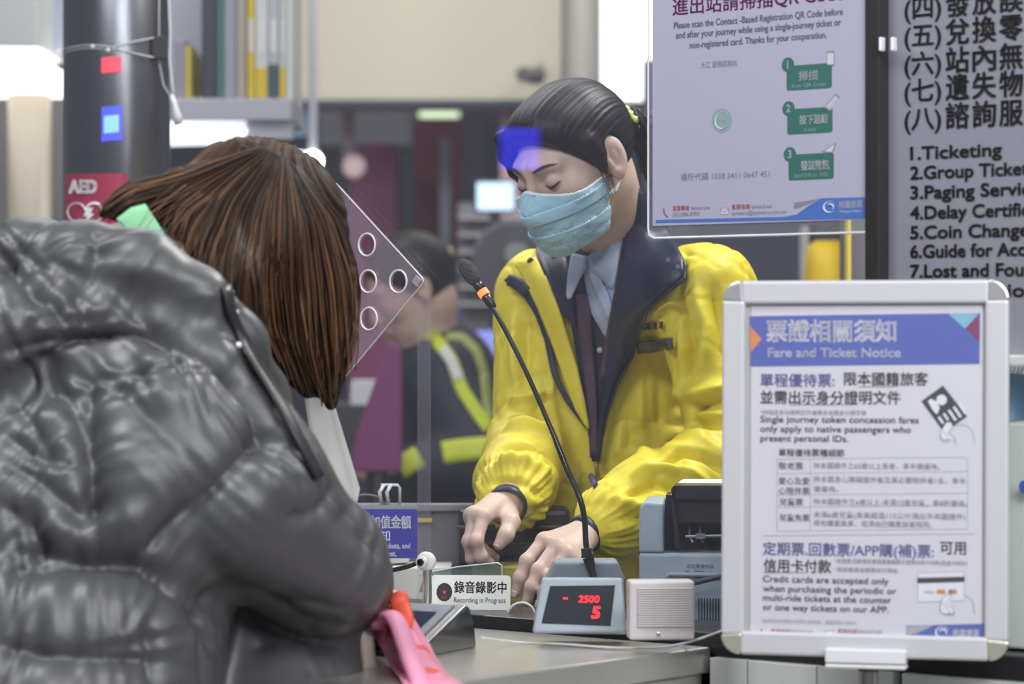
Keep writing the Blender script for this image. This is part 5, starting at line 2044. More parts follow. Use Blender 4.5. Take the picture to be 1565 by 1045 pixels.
V, F = surface_nets(mask_field, (-0.08, -0.01, -0.125), (0.08, 0.135, 0.02), 0.0016, band=3)
V = smooth_mesh(V, F, 2, 0.4)
fc = V[F].mean(1)
d_in = mask_outer(fc) < -0.0015
ax_ = np.abs(fc[:, 0])
edge = (fc[:, 2] > -0.0085 - 0.30 * np.maximum(ax_ - 0.012, 0) + 0.006 * np.exp(-(ax_ / 0.012) ** 2) - 0.0005) | (np.abs(fc[:, 1] - 0.016 - 0.15 * np.maximum(-0.05 - fc[:, 2], 0)) < 0.0025)
mi = np.where(d_in | edge, 1, 0)
npmesh('face_mask', HC + V @ HR_.T * HSC, F, [mat('mask_blue', (0.36, 0.58, 0.70), 0.75, sheen=0.2, bump=(500, 0.15)), mat('mask_white', (0.72, 0.78, 0.80), 0.7)], clerk, mi=mi, label='pale blue pleated face mask')
m = MB()
for s in (1, -1):
    a = [(s * 0.060, 0.030, -0.022), (s * 0.070, 0.012, -0.010), (s * 0.0745, -0.004, 0.012), (s * 0.078, -0.018, 0.020), (s * 0.080, -0.028, 0.0), (s * 0.077, -0.020, -0.030), (s * 0.072, 0.000, -0.048), (s * 0.060, 0.022, -0.062)]
    m.tube([Vector(hw_(*p_)) for p_ in spline([Vector(p_) for p_ in a], 30)], 0.0013, 6)
    m.tube([Vector(hw_(s * 0.064, 0.024, -0.055)), Vector(hw_(s * 0.070, 0.008, -0.052)), Vector(hw_(s * 0.074, -0.002, -0.046))], [0.003, 0.0045, 0.001], 8, flat=0.4)
m.build('ear_loops', mat('mask_white', (0.72, 0.78, 0.80), 0.7), clerk, smooth=True)

# pulled-back hair with a pony tail
TIE = A3_((0.012, -0.104, 0.006))


def strand_phase(q):
    """angle round the line from the tie to the forehead: constant along a combed strand"""
    w = q - TIE
    return np.arctan2(w[:, 0], w[:, 2] + 0.02 + 0.25 * (w[:, 1]))


def clerk_hair(q):
    d = ell(q, (0, -0.014, 0.024), (0.0815, 0.099, 0.0915))
    d = smin(d, ell(q, (0, 0.040, 0.066), (0.055, 0.045, 0.034)), 0.03)
    ax_ = np.abs(q[:, 0])
    cut = 0.80 * (q[:, 1] - 0.066) - 0.60 * (q[:, 2] - 0.048)
    cut = cut - 0.010 * np.exp(-((q[:, 0] + 0.055) / 0.02) ** 2)
    cut = np.maximum(cut, -0.062 - q[:, 2] - 0.35 * (q[:, 1] + 0.06))
    ph = strand_phase(q)
    g = 0.0003 * np.sin(ph * 46 + 3 * np.sin(ph * 9)) + 0.0004 * np.sin(ph * 101 + 2) + 0.0007 * np.sin(ph * 13 + 2 * np.sin(ph * 5))
    d = np.maximum(d - g, cut * 0.9)
    hole = ell(np.stack([ax_, q[:, 1], q[:, 2]], 1), (0.084, -0.013, -0.006), (0.022, 0.0215, 0.0345))
    d = np.maximum(d, -hole)
    # wispy fringe lock on her right temple, sideburn at the left ear
    d = smin(d, chain(q, [(-0.055, 0.066, 0.070), (-0.066, 0.064, 0.040), (-0.068, 0.060, 0.012), (-0.066, 0.058, -0.008)], [0.012, 0.009, 0.006, 0.002], 0.01), 0.01)
    d = smin(d, chain(q, [(0.070, 0.022, 0.034), (0.0735, 0.012, 0.008), (0.072, 0.012, -0.012)], [0.010, 0.006, 0.0015], 0.01), 0.012)
    return d


V, F = surface_nets(clerk_hair, (-0.1, -0.13, -0.1), (0.1, 0.11, 0.14), 0.0020)
ph = strand_phase(V)
tone = 0.45 + 0.35 * np.sin(ph * 46 + 3 * np.sin(ph * 9)) * 0.6 + 0.3 * vnoise(np.stack([ph * 14, ph * 3, V[:, 1] * 6], 1), 1.0)
hair = npmesh('hair', HC + V @ HR_.T * HSC, F, M_hairblack, clerk, {'tone': np.clip(tone, 0, 1)})
PT = [A3_((0.012, -0.095, 0.006)), A3_((0.014, -0.118, 0.004)), A3_((0.018, -0.142, -0.025)), A3_((0.022, -0.142, -0.075)), A3_((0.024, -0.128, -0.120)), A3_((0.024, -0.118, -0.155))]


def tail(q):
    d = chain(q, PT, [0.016, 0.019, 0.027, 0.028, 0.020, 0.006], 0.02)
    a = np.arctan2(q[:, 0] - 0.018, q[:, 1] + 0.13)
    return d - 0.0016 * np.sin(a * 13 + 2 * np.sin(q[:, 2] * 40)) - 0.001 * np.sin(a * 29)


V, F = surface_nets(tail, (-0.05, -0.2, -0.19), (0.08, -0.05, 0.05), 0.0022)
a = np.arctan2(V[:, 0] - 0.018, V[:, 1] + 0.13)
npmesh('pony_tail', HC + V @ HR_.T * HSC, F, M_hairblack, hair, {'tone': np.clip(0.4 + 0.4 * np.sin(a * 13 + 2 * np.sin(V[:, 2] * 40)), 0, 1)})
m = MB()
ring = [Vector(hw_(*(TIE + A3_((0.0195 * math.cos(t), -0.010 + 0.003 * math.sin(3 * t), 0.0195 * math.sin(t)))))) for t in [2 * PI * i / 40 for i in range(41)]]
m.tube(ring, [0.0060 + 0.0018 * math.sin(i * 1.9) for i in range(41)], 10, cap=False)
m.build('hair_tie', mat('scrunchie_yellow', (0.72, 0.68, 0.20), 0.7), hair, smooth=True, label='pale yellow scrunchie')
# loose strands near the temple
m = MB()
for k_ in range(16):
    x = 0.072 + 0.004 * random.random()
    y0 = 0.02 + 0.02 * random.random()
    pts = [(x - 0.004, y0 + 0.01, 0.040), (x + 0.003, y0, 0.012 + 0.01 * random.random()), (x + 0.003, y0 - 0.012, -0.03 * random.random()), (x + 0.002, y0 - 0.016 + 0.01 * random.random(), -0.03 - 0.035 * random.random())]
    m.tube([Vector(hw_(*p_)) for p_ in spline([Vector(p_) for p_ in pts], 10)], 0.00035, 4)
m.build('loose_strands', mat('loose_hair', (0.02, 0.016, 0.018), 0.4), hair)

# ------------------------------------------------------------------ clerk's jacket
M_yellow = mat('jacket_yellow', (0.77, 0.63, 0.045), 0.5, spec=0.35, bump=(60, 0.10), vary=(6, 0.05))
M_navy = mat('lining_navy', (0.014, 0.018, 0.045), 0.42, spec=0.45, bump=(45, 0.15))
M_shirt = mat('shirt_blue', (0.40, 0.47, 0.66), 0.7, bump=(300, 0.08))
M_lanyard = mat('lanyard_plum', (0.075, 0.035, 0.075), 0.6, vary=(45, 0.6))
cuffL, cuffR = WL + (EL - WL) * 0.03, WR + (ER - WR) * 0.04


def clerk_jacket(P):
    d = tcone(P, CH + A3_((0.0, 0, 0.035)), CH - A3_((0, 0, 0.16)), 0.108, 0.112, LB, 1.42)
    d = smin(d, tcone(P, CH - A3_((0, 0, 0.16)), HIP, 0.112, 0.122, LB, 1.42), 0.03)
    d = smin(d, rcone(P, SL * 0.86 + SR * 0.14, SR * 0.86 + SL * 0.14, 0.066, 0.066), 0.05)
    d = smin(d, rcone(P, NK - A3_((0, 0, 0.015)), NK + A3_((0.005, 0.01, 0.05)), 0.072, 0.060), 0.03)
    la = chain(P, [SL, EL], [0.074, 0.064], 0.03)
    lf_ = chain(P, [EL, EL * 0.35 + WL * 0.65, WL + (EL - WL) * 0.12, cuffL], [0.066, 0.062, 0.050, 0.034], 0.012)
    ra = chain(P, [SR, ER], [0.066, 0.056], 0.03)
    rf = chain(P, [ER, ER * 0.35 + WR * 0.65, WR + (ER - WR) * 0.12, cuffR], [0.060, 0.057, 0.049, 0.036], 0.012)
    d = smin(d, smin(la, lf_, 0.018), 0.022)
    d = smin(d, smin(ra, rf, 0.018), 0.022)
    return d


JF = lambda P: smin(clerk_jacket(P), rcone(P, NK, at(958, 308, 4.28), 0.068, 0.0575), 0.02)
hJ = lambda x, y, off=0.0: hit(JF, x, y, 3.7, 4.75, off)
V, F = surface_nets(clerk_jacket, (-0.12, 3.88, 0.72), (0.50, 4.75, 1.42), 0.0036)
N = vnormals(V, F)


def fold(pts, w, amp, V, disp, asym=0.0, off=0.0):
    P_ = [A3_(hJ(x, y)) for x, y in pts]
    d, s, L = polydist(V, P_)
    w, amp = w * 0.78, amp * 1.8
    env = np.clip(np.minimum(s, L - s) / (0.25 * L) + 0.15, 0, 1)
    disp += amp * np.exp(-(d / w) ** 2) * env


disp = np.zeros(len(V))
# long soft creases, ridges (+) beside valleys (-), read off the cloth
FOLDS = [
    # her left sleeve (image right): crushed elbow and forearm
    ([(1035, 620), (1065, 622), (1110, 612)], .010, -.016), ([(1030, 598), (1070, 602), (1120, 590)], .014, .010),
    ([(1030, 650), (1070, 648), (1120, 655)], .010, -.012), ([(1036, 636), (1075, 636), (1120, 634)], .009, .009),
    ([(985, 690), (1030, 665), (1075, 672), (1120, 700)], .013, .011), ([(1000, 712), (1040, 690), (1080, 700), (1115, 725)], .009, -.010),
    ([(960, 730), (1000, 715), (1050, 725), (1090, 745)], .012, .009), ([(955, 755), (1000, 740), (1045, 755)], .008, -.008),
    ([(930, 760), (965, 770), (1010, 775)], .010, .007), ([(945, 790), (985, 795), (1020, 790)], .008, -.007),
    ([(1000, 820), (1030, 790), (1060, 770)], .009, .006),
    ([(1040, 470), (1052, 530), (1045, 590)], .010, -.013), ([(1060, 440), (1080, 500), (1075, 570)], .013, .007),
    ([(1090, 430), (1100, 500), (1105, 560)], .010, -.006), ([(1046, 400), (1036, 450), (1040, 520)], .008, -.008),
    # armhole seam and chest
    ([(1010, 375), (1050, 385), (1095, 410)], .006, -.003), ([(1035, 395), (1030, 480), (1032, 600)], .007, -.006),
    ([(985, 560), (980, 640), (985, 720)], .014, .005), ([(1005, 560), (1008, 640), (1000, 700)], .008, -.006),
    ([(950, 620), (945, 690), (950, 760)], .010, .004), ([(965, 600), (962, 680), (966, 740)], .007, -.004),
    # her right sleeve (image left)
    ([(778, 610), (800, 615), (838, 600)], .010, .010), ([(772, 640), (800, 636), (842, 640)], .008, -.012), ([(768, 660), (800, 655), (845, 668)], .010, .009),
    ([(765, 690), (800, 680), (845, 700)], .008, -.010), ([(752, 715), (790, 705), (840, 730)], .012, .009),
    ([(745, 738), (785, 735), (830, 760)], .008, -.007), ([(780, 750), (815, 765), (835, 790)], .009, .006),
    ([(800, 470), (806, 540), (800, 600)], .010, -.006), ([(785, 470), (785, 530), (788, 590)], .010, .005),
    ([(826, 500), (840, 570), (850, 640)], .009, .006), ([(845, 600), (858, 680), (862, 760)], .008, -.009),
    ([(880, 680), (880, 760), (870, 830)], .010, -.005), ([(860, 700), (872, 780), (860, 830)], .010, .004),
]
for pts, w, amp in FOLDS:
    fold(pts, w, amp, V, disp)
# gathered elastic cuffs and general crumple
for (c_, e_) in ((cuffL, EL), (cuffR, ER)):
    ax3 = (e_ - c_) / np.linalg.norm(e_ - c_)
    t = (V - c_) @ ax3
    r_ = V - c_ - t[:, None] * ax3
    u1 = np.cross(ax3, (0, 0, 1))
    u1 /= np.linalg.norm(u1)
    u2 = np.cross(ax3, u1)
    an = np.arctan2(r_ @ u2, r_ @ u1)
    near = (np.linalg.norm(r_, axis=1) < 0.085)
    env = np.exp(-((t - 0.012) / 0.026) ** 2) * near
    disp += env * (0.0028 * np.sin(an * 26 + 3 * np.sin(an * 3)) + 0.002 * np.sin(an * 11 + 1))
    env2 = np.exp(-((t - 0.10) / 0.09) ** 2) * near
    disp += env2 * 0.005 * vnoise(np.stack([t * 3.2, an * 0.10 + t * 0.5, an * 0.05], 1), 14)
disp += 0.0030 * vnoise(V * A3_((1, 1, 0.55)), 22) + 0.0016 * vnoise(V * A3_((1, 1, 0.8)), 48)
for s_, off_, am_ in ((8, 0.0, .0034), (13, 3.3, .0026), (21, 7.7, .0016)):
    disp -= am_ * np.exp(-(np.abs(vnoise(V * A3_((1, 1, 0.75)) + off_, s_)) / 0.07) ** 2)
V2 = V + N * disp[:, None]
V2 = smooth_mesh(V2, F, 1, 0.2)
jacket = npmesh('jacket', V2, F, M_yellow, clerk, label='bright yellow work jacket')

# neck of the clothes: what shows inside the open collar
Y0, Y1 = 4.0, 4.7
sheet('vest', JF, [(842, 392), (858, 430), (872, 490), (884, 560), (896, 640), (905, 705)], [(985, 330), (972, 400), (955, 470), (940, 560), (925, 640), (911, 705)], Y0, Y1, M_navy, clerk, off=0.004, n=30, m_=12)
sheet('shirt', JF, [(890, 400), (896, 440), (905, 480), (925, 515)], [(965, 330), (958, 390), (950, 450), (934, 515)], Y0, Y1, M_shirt, clerk, off=0.008, n=20, m_=8)
sheet('shirt_collar', JF, [(874, 386), (868, 420), (866, 450), (868, 457)], [(897, 392), (896, 408), (886, 425), (873, 455)], Y0, Y1, mat('collar_blue', (0.46, 0.53, 0.72), 0.65), clerk, off=0.022, n=14, m_=6, solid=0.003)
sheet('shirt_collar', JF, [(965, 300), (950, 345), (925, 385), (902, 412)], [(970, 306), (961, 370), (947, 412), (936, 442)], Y0, Y1, mat('collar_blue', (0.46, 0.53, 0.72), 0.65), clerk, off=0.013, n=18, m_=7, solid=0.003)
sheet('shirt_collar_fold', JF, [(897, 392), (900, 420), (912, 450), (930, 490)], [(905, 396), (915, 420), (930, 450), (938, 480)], Y0, Y1, mat('collar_blue', (0.46, 0.53, 0.72), 0.65), clerk, off=0.014, n=14, m_=5, solid=0.002)
strip('lanyard', JF, [(891, 450), (894, 500), (900, 560), (905, 620), (908, 700)], lambda t: 21 - 9 * t, Y0, Y1, M_lanyard, clerk, off=0.012, label='plum patterned lanyard ribbon')
strip('lanyard', JF, [(968, 300), (958, 370), (946, 440), (934, 500), (920, 580)], lambda t: 15 - 6 * t, Y0, Y1, M_lanyard, clerk, off=0.016, label='plum patterned lanyard ribbon')
m = MB()
p = hJ(917, 535, 0.010)
m.sphere(p, (0.0042, 0.002, 0.0042), n=8)
m.build('shirt_button', mat('button_grey', (0.45, 0.47, 0.55), 0.3), clerk, smooth=True)
# inner collar left side, dark
sheet('collar', JF, [(826, 362), (818, 385), (836, 430), (850, 470)], [(858, 378), (868, 400), (874, 440), (880, 500)], Y0, Y1, M_navy, clerk, off=0.012, n=18, m_=7, solid=0.004)
# right lapel: navy lining folded open, from the nape to the zip
lapel_l = [(958, 282), (962, 330), (948, 410), (936, 480), (927, 560), (917, 640), (911, 705)]
lapel_r = [(985, 292), (1012, 335), (1046, 398), (1047, 425), (990, 472), (970, 535), (940, 590), (924, 640), (914, 705)]
sheet('lapel', JF, lapel_l, lapel_r, Y0, Y1, M_navy, clerk, off=0.014, bulge=0.012, n=40, m_=14, solid=0.004, relax=5, label='navy lining of the jacket front folded open')
strip('lapel_piping', JF, [(1046, 398), (1048, 424), (991, 472), (971, 520), (969, 540), (942, 590), (925, 640), (914, 705)], 4.5, Y0, Y1, mat('piping_navy', (0.02, 0.025, 0.06), 0.3), clerk, off=0.022, n=40, solid=0.003)
# left flap: yellow placket with dark edge and press stud
sheet('placket', JF, [(785, 402), (800, 425), (822, 470), (842, 520), (860, 570), (880, 625), (898, 655)], [(819, 394), (836, 425), (854, 470), (868, 515), (882, 560), (893, 610), (900, 655)], Y0, Y1, M_yellow, clerk, off=0.016, bulge=0.006, n=34, m_=9, solid=0.004, relax=4)
strip('zip_tape', JF, [(776, 424), (788, 436), (805, 447), (824, 480), (838, 520), (847, 570), (866, 610), (898, 652)], lambda t: 13 - 6 * t, Y0, Y1, M_navy, clerk, off=0.011, n=40, solid=0.004)
strip('zip_tape', JF, [(778, 428), (792, 432), (806, 447)], 18, Y0, Y1, M_navy, clerk, off=0.018, n=14, solid=0.006)
m = MB()
p = hJ(811, 399, 0.026)
m.lathe([(0.0052, -0.002), (0.0052, 0.001), (0.003, 0.002)], 20, axis=frame(p, (1, -.2, 0)))
m.build('press_stud', mat('stud_brown', (0.06, 0.04, 0.03), 0.35), clerk)
m = MB()
for x, y in ((1021, 397), (1036, 407)):
    p = hJ(x, y, 0.030)
    m.lathe([(0.003, -0.001), (0.003, 0.001)], 14, axis=frame(p, (1, -.2, 0)))
m.build('press_stud', M_chrome, clerk)
# zip, pull tab
strip('zip', JF, [(911, 702), (912, 760), (908, 830)], 4, Y0, Y1, mat('zip_brass', (0.35, 0.22, 0.12), 0.35, 0.7), clerk, off=0.005, n=12)
m = MB()
p, q = hJ(902, 726, 0.012), hJ(910, 741, 0.016)
m.tube([p, q], 0.0042, 8, flat=0.5)
m.build('zip_pull', mat('pull_violet', (0.06, 0.03, 0.20), 0.4), clerk)
# embroidered name and badge
m = MB()
for i, ch in enumerate('桃園捷運'):
    x = 981 + 10 * i
    p = hJ(x, 500 - 0.9 * i, 0.010)
    m.M = frame(p, (1, -0.45 - 0.15 * i, 0.02), (0, 0, 1))
    kk = p.y / F_PX
    m.text(ch, -4.6 * kk, -4 * kk, 12 * kk, width=9.5 * kk, bold=0.03, z=0.0015)
m.build('embroidery', mat('embroidery_dark', (0.03, 0.025, 0.03), 0.7), jacket)
sheet('name_badge', JF, [(972, 524), (974, 541)], [(1027, 515), (1028, 534)], Y0, Y1, mat('badge_grey', (0.12, 0.12, 0.125), 0.25, 0.3), clerk, off=0.019, n=5, m_=9, solid=0.002)
# shoulder seam
# dark inner cuffs
for nm, c_, e_, r0 in (('cuff_lining', cuffL, EL, 0.034), ('cuff_lining', cuffR, ER, 0.036)):
    d_ = (Vector(e_) - Vector(c_)).normalized()
    m = MB()
    m.tube([Vector(c_) - d_ * 0.036, Vector(c_) - d_ * 0.030, Vector(c_) - d_ * 0.02], [r0 - 0.0115, r0 - 0.009, r0 - 0.009], 28, cap=False)
    m.build(nm, M_navy, clerk, smooth=True, solid=0.002)


def legs(person_, hipc, side, fwd, r0, col_, shoe_, zt=0.95, spread=0.09):
    hipc, side, fwd = A3_(hipc), A3_(side), A3_(fwd)

    def f(P):
        d = tcone(P, (hipc[0], hipc[1], zt - 0.12), (hipc[0], hipc[1], zt), r0 * 1.05, r0, side, 1.3)
        for s in (1, -1):
            a = A3_((hipc[0], hipc[1], zt - 0.15)) + side * s * spread
            k_ = A3_((hipc[0], hipc[1], 0.47)) + side * s * spread * 1.05 + fwd * 0.03
            e = A3_((hipc[0], hipc[1], 0.06)) + side * s * spread * 1.1
            d = smin(d, chain(P, [a, k_, e], [r0 * 0.82, 0.066, 0.055], 0.02), 0.03)
        return d
    V, F = surface_nets(f, hipc[:2].tolist() and (hipc[0] - 0.3, hipc[1] - 0.3, 0.0), (hipc[0] + 0.3, hipc[1] + 0.3, zt + 0.14), 0.009)
    npmesh('trousers', V, F, col_, person_)
    for s in (1, -1):
        e = A3_((hipc[0], hipc[1], 0.0)) + side * s * spread * 1.1
        R_ = np.stack([side, fwd, A3_((0, 0, 1))], 1)

        def g(P):
            q = (P - e) @ R_
            d = ell(q, (0, 0.06, 0.035), (0.046, 0.135, 0.045))
            d = smin(d, rcone(q, (0, -0.01, 0.05), (0, -0.005, 0.10), 0.045, 0.042), 0.03)
            return np.maximum(d, -q[:, 2] + 0.002)
        V, F = surface_nets(g, (e[0] - .25, e[1] - .25, -0.01), (e[0] + .25, e[1] + .25, 0.16), 0.006)
        npmesh('shoe', V, F, shoe_, person_)


legs(clerk, (HIP[0] + 0.02, HIP[1] + 0.02, 0), LB, FB, 0.10, mat('trousers_navy', (0.02, 0.022, 0.035), 0.8), mat('shoe_black', (0.015, 0.015, 0.016), 0.3), zt=0.90)
# ================================================================== the customer
cust = thing('person', 'customer in a dark quilted puffer coat with long brown hair leaning on the counter', 'person', (-0.50, 3.04, 0.0))
CSC = 0.93
CHC = A3_(at(390, 370, 3.32))
CR = head_axes(math.radians(180 + 48), math.radians(48))      # faces away from the camera, to the right and down
cl_ = lambda P: (P - CHC) @ CR / CSC
cw_ = lambda x, y, z: CHC + CR @ A3_((x, y, z)) * CSC
CF = A3_((0.66, 0.75, 0))
CS = A3_((0.75, -0.66, 0))           # her right side, towards the camera
cNK = A3_(at(275, 440, 3.24))
cSR = A3_(at(265, 625, 3.07))
cMR = A3_(at(340, 748, 3.075))
cER = A3_(at(488, 864, 3.13))
cWR = A3_(at(530, 905, 3.42))
cSL = A3_(at(190, 600, 3.42))
cEL = A3_(at(420, 800, 3.60))
cWL = A3_(at(520, 900, 3.66))
cCH = A3_(at(130, 720, 3.14))
cHP = A3_((-0.52, 3.03, 0.86))
# hands resting on the steel shelf behind the sleeve
ch_w = A3_(at(532, 908, 3.45))
ch_k = [ch_w + A3_((0.005 + 0.018 * i, 0.075 - 0.008 * i, -0.028)) for i in range(4)][::-1]
ch_f = [[k_ + A3_((0.003, 0.034, -0.008)), k_ + A3_((0.005, 0.055, -0.022)), k_ + A3_((0.006, 0.066, -0.036))] for k_ in ch_k]
for k_ in range(4):
    for q in ch_f[k_]:
        q[2] = max(q[2], 0.862)
    ch_k[k_][2] = max(ch_k[k_][2], 0.872)
ch_t = [ch_w + A3_((-0.012, 0.03, -0.01)), ch_w + A3_((-0.028, 0.055, -0.02)), ch_w + A3_((-0.034, 0.08, -0.03)), ch_w + A3_((-0.034, 0.10, -0.035))]


def cust_body(P):
    d = head_field(cl_(P)) * CSC
    d = smin(d, rcone(P, cw_(0, -0.035, -0.055), cNK, 0.050, 0.056), 0.025)
    d = smin(d, tcone(P, cNK - A3_((0.03, 0.03, 0.06)), cCH, 0.09, 0.11, CS, 1.3), 0.04)
    d = smin(d, chain(P, [cSR, cER, cWR], [0.045, 0.036, 0.024], 0.02), 0.03)
    d = smin(d, chain(P, [cSL, cEL, cWL], [0.045, 0.036, 0.024], 0.02), 0.03)
    d = smin(d, hand_field(P, ch_w, ch_k, ch_f, ch_t), 0.01)
    hw2 = cWL + A3_((0.02, 0.03, -0.01))
    d = smin(d, hand_field(P, hw2, [hw2 + A3_((0.016 * i - 0.02, 0.075, -0.02)) for i in range(4)],
                           [[hw2 + A3_((0.016 * i - 0.02, 0.105, -0.03)), hw2 + A3_((0.016 * i - 0.02, 0.125, -0.045)), hw2 + A3_((0.016 * i - 0.02, 0.130, -0.058))] for i in range(4)],
                           [hw2 + A3_((0.02, 0.02, -0.005)), hw2 + A3_((0.045, 0.045, -0.01)), hw2 + A3_((0.05, 0.07, -0.02)), hw2 + A3_((0.048, 0.088, -0.028))]), 0.01)
    return d


V, F = surface_nets(cust_body, (-0.62, 2.95, 0.84), (-0.05, 3.86, 1.48), 0.003)
npmesh('body', smooth_mesh(V, F, 1, 0.4), F, M_skin, cust)


def sleeveR(P):
    d = chain(P, [cSR, cMR, cER], [0.096, 0.102, 0.072], 0.035)
    return smin(d, chain(P, [cER, cER * 0.45 + cWR * 0.55, cWR], [0.072, 0.060, 0.044], 0.03), 0.02)


hood_pts = [A3_(at(x, y, yy)) for x, y, yy in ((20, 440, 3.16), (40, 412, 3.11), (130, 410, 3.09), (215, 416, 3.085), (300, 462, 3.09), (362, 525, 3.12), (402, 600, 3.18), (448, 690, 3.25), (496, 775, 3.33))]
hood_rad = [0.044, 0.043, 0.0425, 0.040, 0.034, 0.029, 0.024, 0.020, 0.017]


def hood(P):
    d = ell(P, at(70, 528, 3.12), (0.150, 0.13, 0.092))
    d = smin(d, ell(P, at(230, 520, 3.13), (0.10, 0.11, 0.06)), 0.03)
    e = chain(P, hood_pts, hood_rad, 0.02)
    # far side of the collar ring, behind the neck's other side
    e2 = chain(P, [A3_(at(40, 412, 3.11)), A3_(at(60, 404, 3.28)), A3_(at(200, 400, 3.44)), A3_(at(330, 520, 3.45)), A3_(at(425, 690, 3.41)), A3_(at(485, 775, 3.36))], [0.043, 0.044, 0.04, 0.03, 0.022, 0.017], 0.02)
    return smin(smin(d, e, 0.012), e2, 0.02)


def torso(P):
    d = tcone(P, cNK - A3_((0.10, 0.09, 0.12)), cCH, 0.125, 0.165, CS, 1.22)
    d = smin(d, tcone(P, cCH, cHP - A3_((0, 0, 0.12)), 0.165, 0.18, CS, 1.2), 0.05)
    # front panels hanging below the elbow
    d = smin(d, chain(P, [A3_(at(330, 800, 3.30)), A3_(at(415, 960, 3.25)), A3_(at(440, 1120, 3.18))], [0.09, 0.085, 0.09], 0.04), 0.05)
    d = smin(d, chain(P, [A3_(at(385, 640, 3.32)), A3_(at(415, 760, 3.32)), A3_(at(450, 900, 3.28))], [0.045, 0.055, 0.06], 0.04), 0.05)
    return d


def sleeveL(P):
    d = chain(P, [cSL, cEL], [0.095, 0.075], 0.05)
    return smin(d, chain(P, [cEL, cWL], [0.07, 0.045], 0.03), 0.02)


def coat(P):
    d = smin(torso(P), sleeveL(P), 0.02)
    d = smin(d, hood(P), 0.006)
    d = smin(d, sleeveR(P), 0.006)
    return d


hC = lambda x, y, off=0.0, fn=coat: hit(fn, x, y, 2.7, 3.6, off, 220)
V, F = surface_nets(coat, (-0.86, 2.70, 0.62), (-0.08, 3.74, 1.40), 0.0042)
N = vnormals(V, F)
disp = np.zeros(len(V))


def seam(pts, w, amp, puck, V, disp, freq=260, reach=0.05, fn=coat):
    """quilting seam: a sunken line with puckers running out of it"""
    P_ = [A3_(hC(x, y, 0.0, fn)) for x, y in pts]
    d, s, L = polydist(V, P_)
    env = np.clip(np.minimum(s, L - s) / (0.12 * L) + 0.3, 0, 1)
    disp -= amp * np.exp(-(d / w)) * env
    ph = s * freq + 2.5 * np.sin(s * 57) + 20 * d
    disp += 0.75 * puck * np.sin(ph) * np.exp(-((d - 0.012) / reach) ** 2) * env * (0.6 + 0.4 * np.sin(s * 31 + 1))


SEAMS = [
    # sleeve
    ([(420, 645), (380, 690), (330, 740), (280, 792), (225, 848)], .016, .022, .0042),
    ([(140, 548), (132, 600), (134, 680), (142, 760), (150, 800)], .014, .018, .0035),
    ([(165, 595), (200, 565), (245, 545), (290, 535)], .010, .012, .0035),
    ([(262, 560), (310, 548), (360, 556), (395, 572)], .009, .010, .003),
    ([(515, 740), (500, 772), (470, 790), (440, 790)], .010, .012, .003),
    ([(440, 640), (430, 660), (410, 672), (380, 668)], .008, .010, .003),
    ([(590, 850), (545, 810), (525, 775)], .010, .010, .002),
    ([(330, 905), (400, 925), (470, 925), (540, 935)], .010, .006, .001),
    # hood and collar
    ([(0, 395), (25, 410), (45, 440), (60, 470)], .010, .012, .004), ([(50, 375), (20, 400), (0, 412)], .008, .010, .004),
    ([(50, 440), (80, 455), (105, 480)], .008, .012, .003), ([(115, 440), (130, 455), (138, 478)], .008, .010, .003),
    ([(140, 350), (150, 385), (145, 420), (120, 440)], .009, .010, .003),
    ([(170, 440), (230, 470), (290, 505), (345, 545), (395, 590)], .010, .010, .0022),
    ([(0, 540), (60, 520), (120, 500), (185, 488)], .012, .016, .003),
    ([(350, 430), (362, 470), (400, 540), (440, 600)], .007, .008, .001),
    # back and lower body
    ([(0, 700), (50, 730), (100, 770), (140, 810)], .012, .014, .0045), ([(0, 770), (40, 800), (60, 835)], .010, .012, .004),
    ([(0, 868), (80, 858), (160, 856), (230, 862)], .014, .018, .004),
    ([(225, 870), (270, 905), (320, 950), (330, 1000)], .012, .014, .003),
    ([(0, 985), (70, 1000), (140, 1005), (225, 1006)], .012, .016, .004),
    ([(225, 960), (232, 1000), (228, 1045)], .010, .012, .003), ([(318, 930), (312, 980), (305, 1045)], .008, .008, .001),
    ([(330, 1000), (400, 985), (470, 975), (530, 985)], .008, .006, .001),
    ([(0, 600), (40, 640), (70, 690)], .010, .010, .004),
]
GAPS = [   # deep shadowed gaps: under the hood roll, under the arm, behind the armhole
    ([(0, 612), (55, 568), (118, 515), (190, 490), (270, 492), (330, 517), (385, 575), (425, 650), (465, 720)], .020, .034, 0.0),
    ([(0, 838), (60, 836), (130, 852), (230, 864), (330, 918), (430, 950), (530, 962)], .018, .026, 0.0),
    ([(75, 565), (112, 625), (134, 700), (142, 800)], .016, .020, 0.0),
    ([(0, 660), (50, 690), (105, 700)], .014, .016, 0.0),
]
for a in GAPS:
    seam(*a, V, disp)
for a in SEAMS:
    seam(*a, V, disp)
# padding swells between the seams, small crumples
disp += 0.006 * vnoise(V, 6) + 0.0007 * vnoise(V * A3_((1, 1, 1.3)), 21) + 0.0005 * vnoise(V, 46)
rd = np.abs(vnoise(V * A3_((1.0, 1.0, 0.7)), 15))
disp -= 0.0008 * np.exp(-(rd / 0.06) ** 2)
V2 = smooth_mesh(V + N * disp[:, None], F, 1, 0.4)
M_puffer = mat('puffer_nylon', (0.064, 0.065, 0.068), 0.45, spec=0.65, bump=(38, 0.05), sheen=0.0)
npmesh('puffer_coat', V2, F, M_puffer, cust, label='dark charcoal quilted puffer coat with a thick hood')
# snap buttons along the collar edge
for x, y in ((353, 446), (361, 477), (365, 527)):
    m = MB()
    m.sphere(hC(x, y, 0.002), 0.0030, n=8)
    m.build('snap_button', mat('snap_white', (0.85, 0.85, 0.86), 0.2), cust, smooth=True)
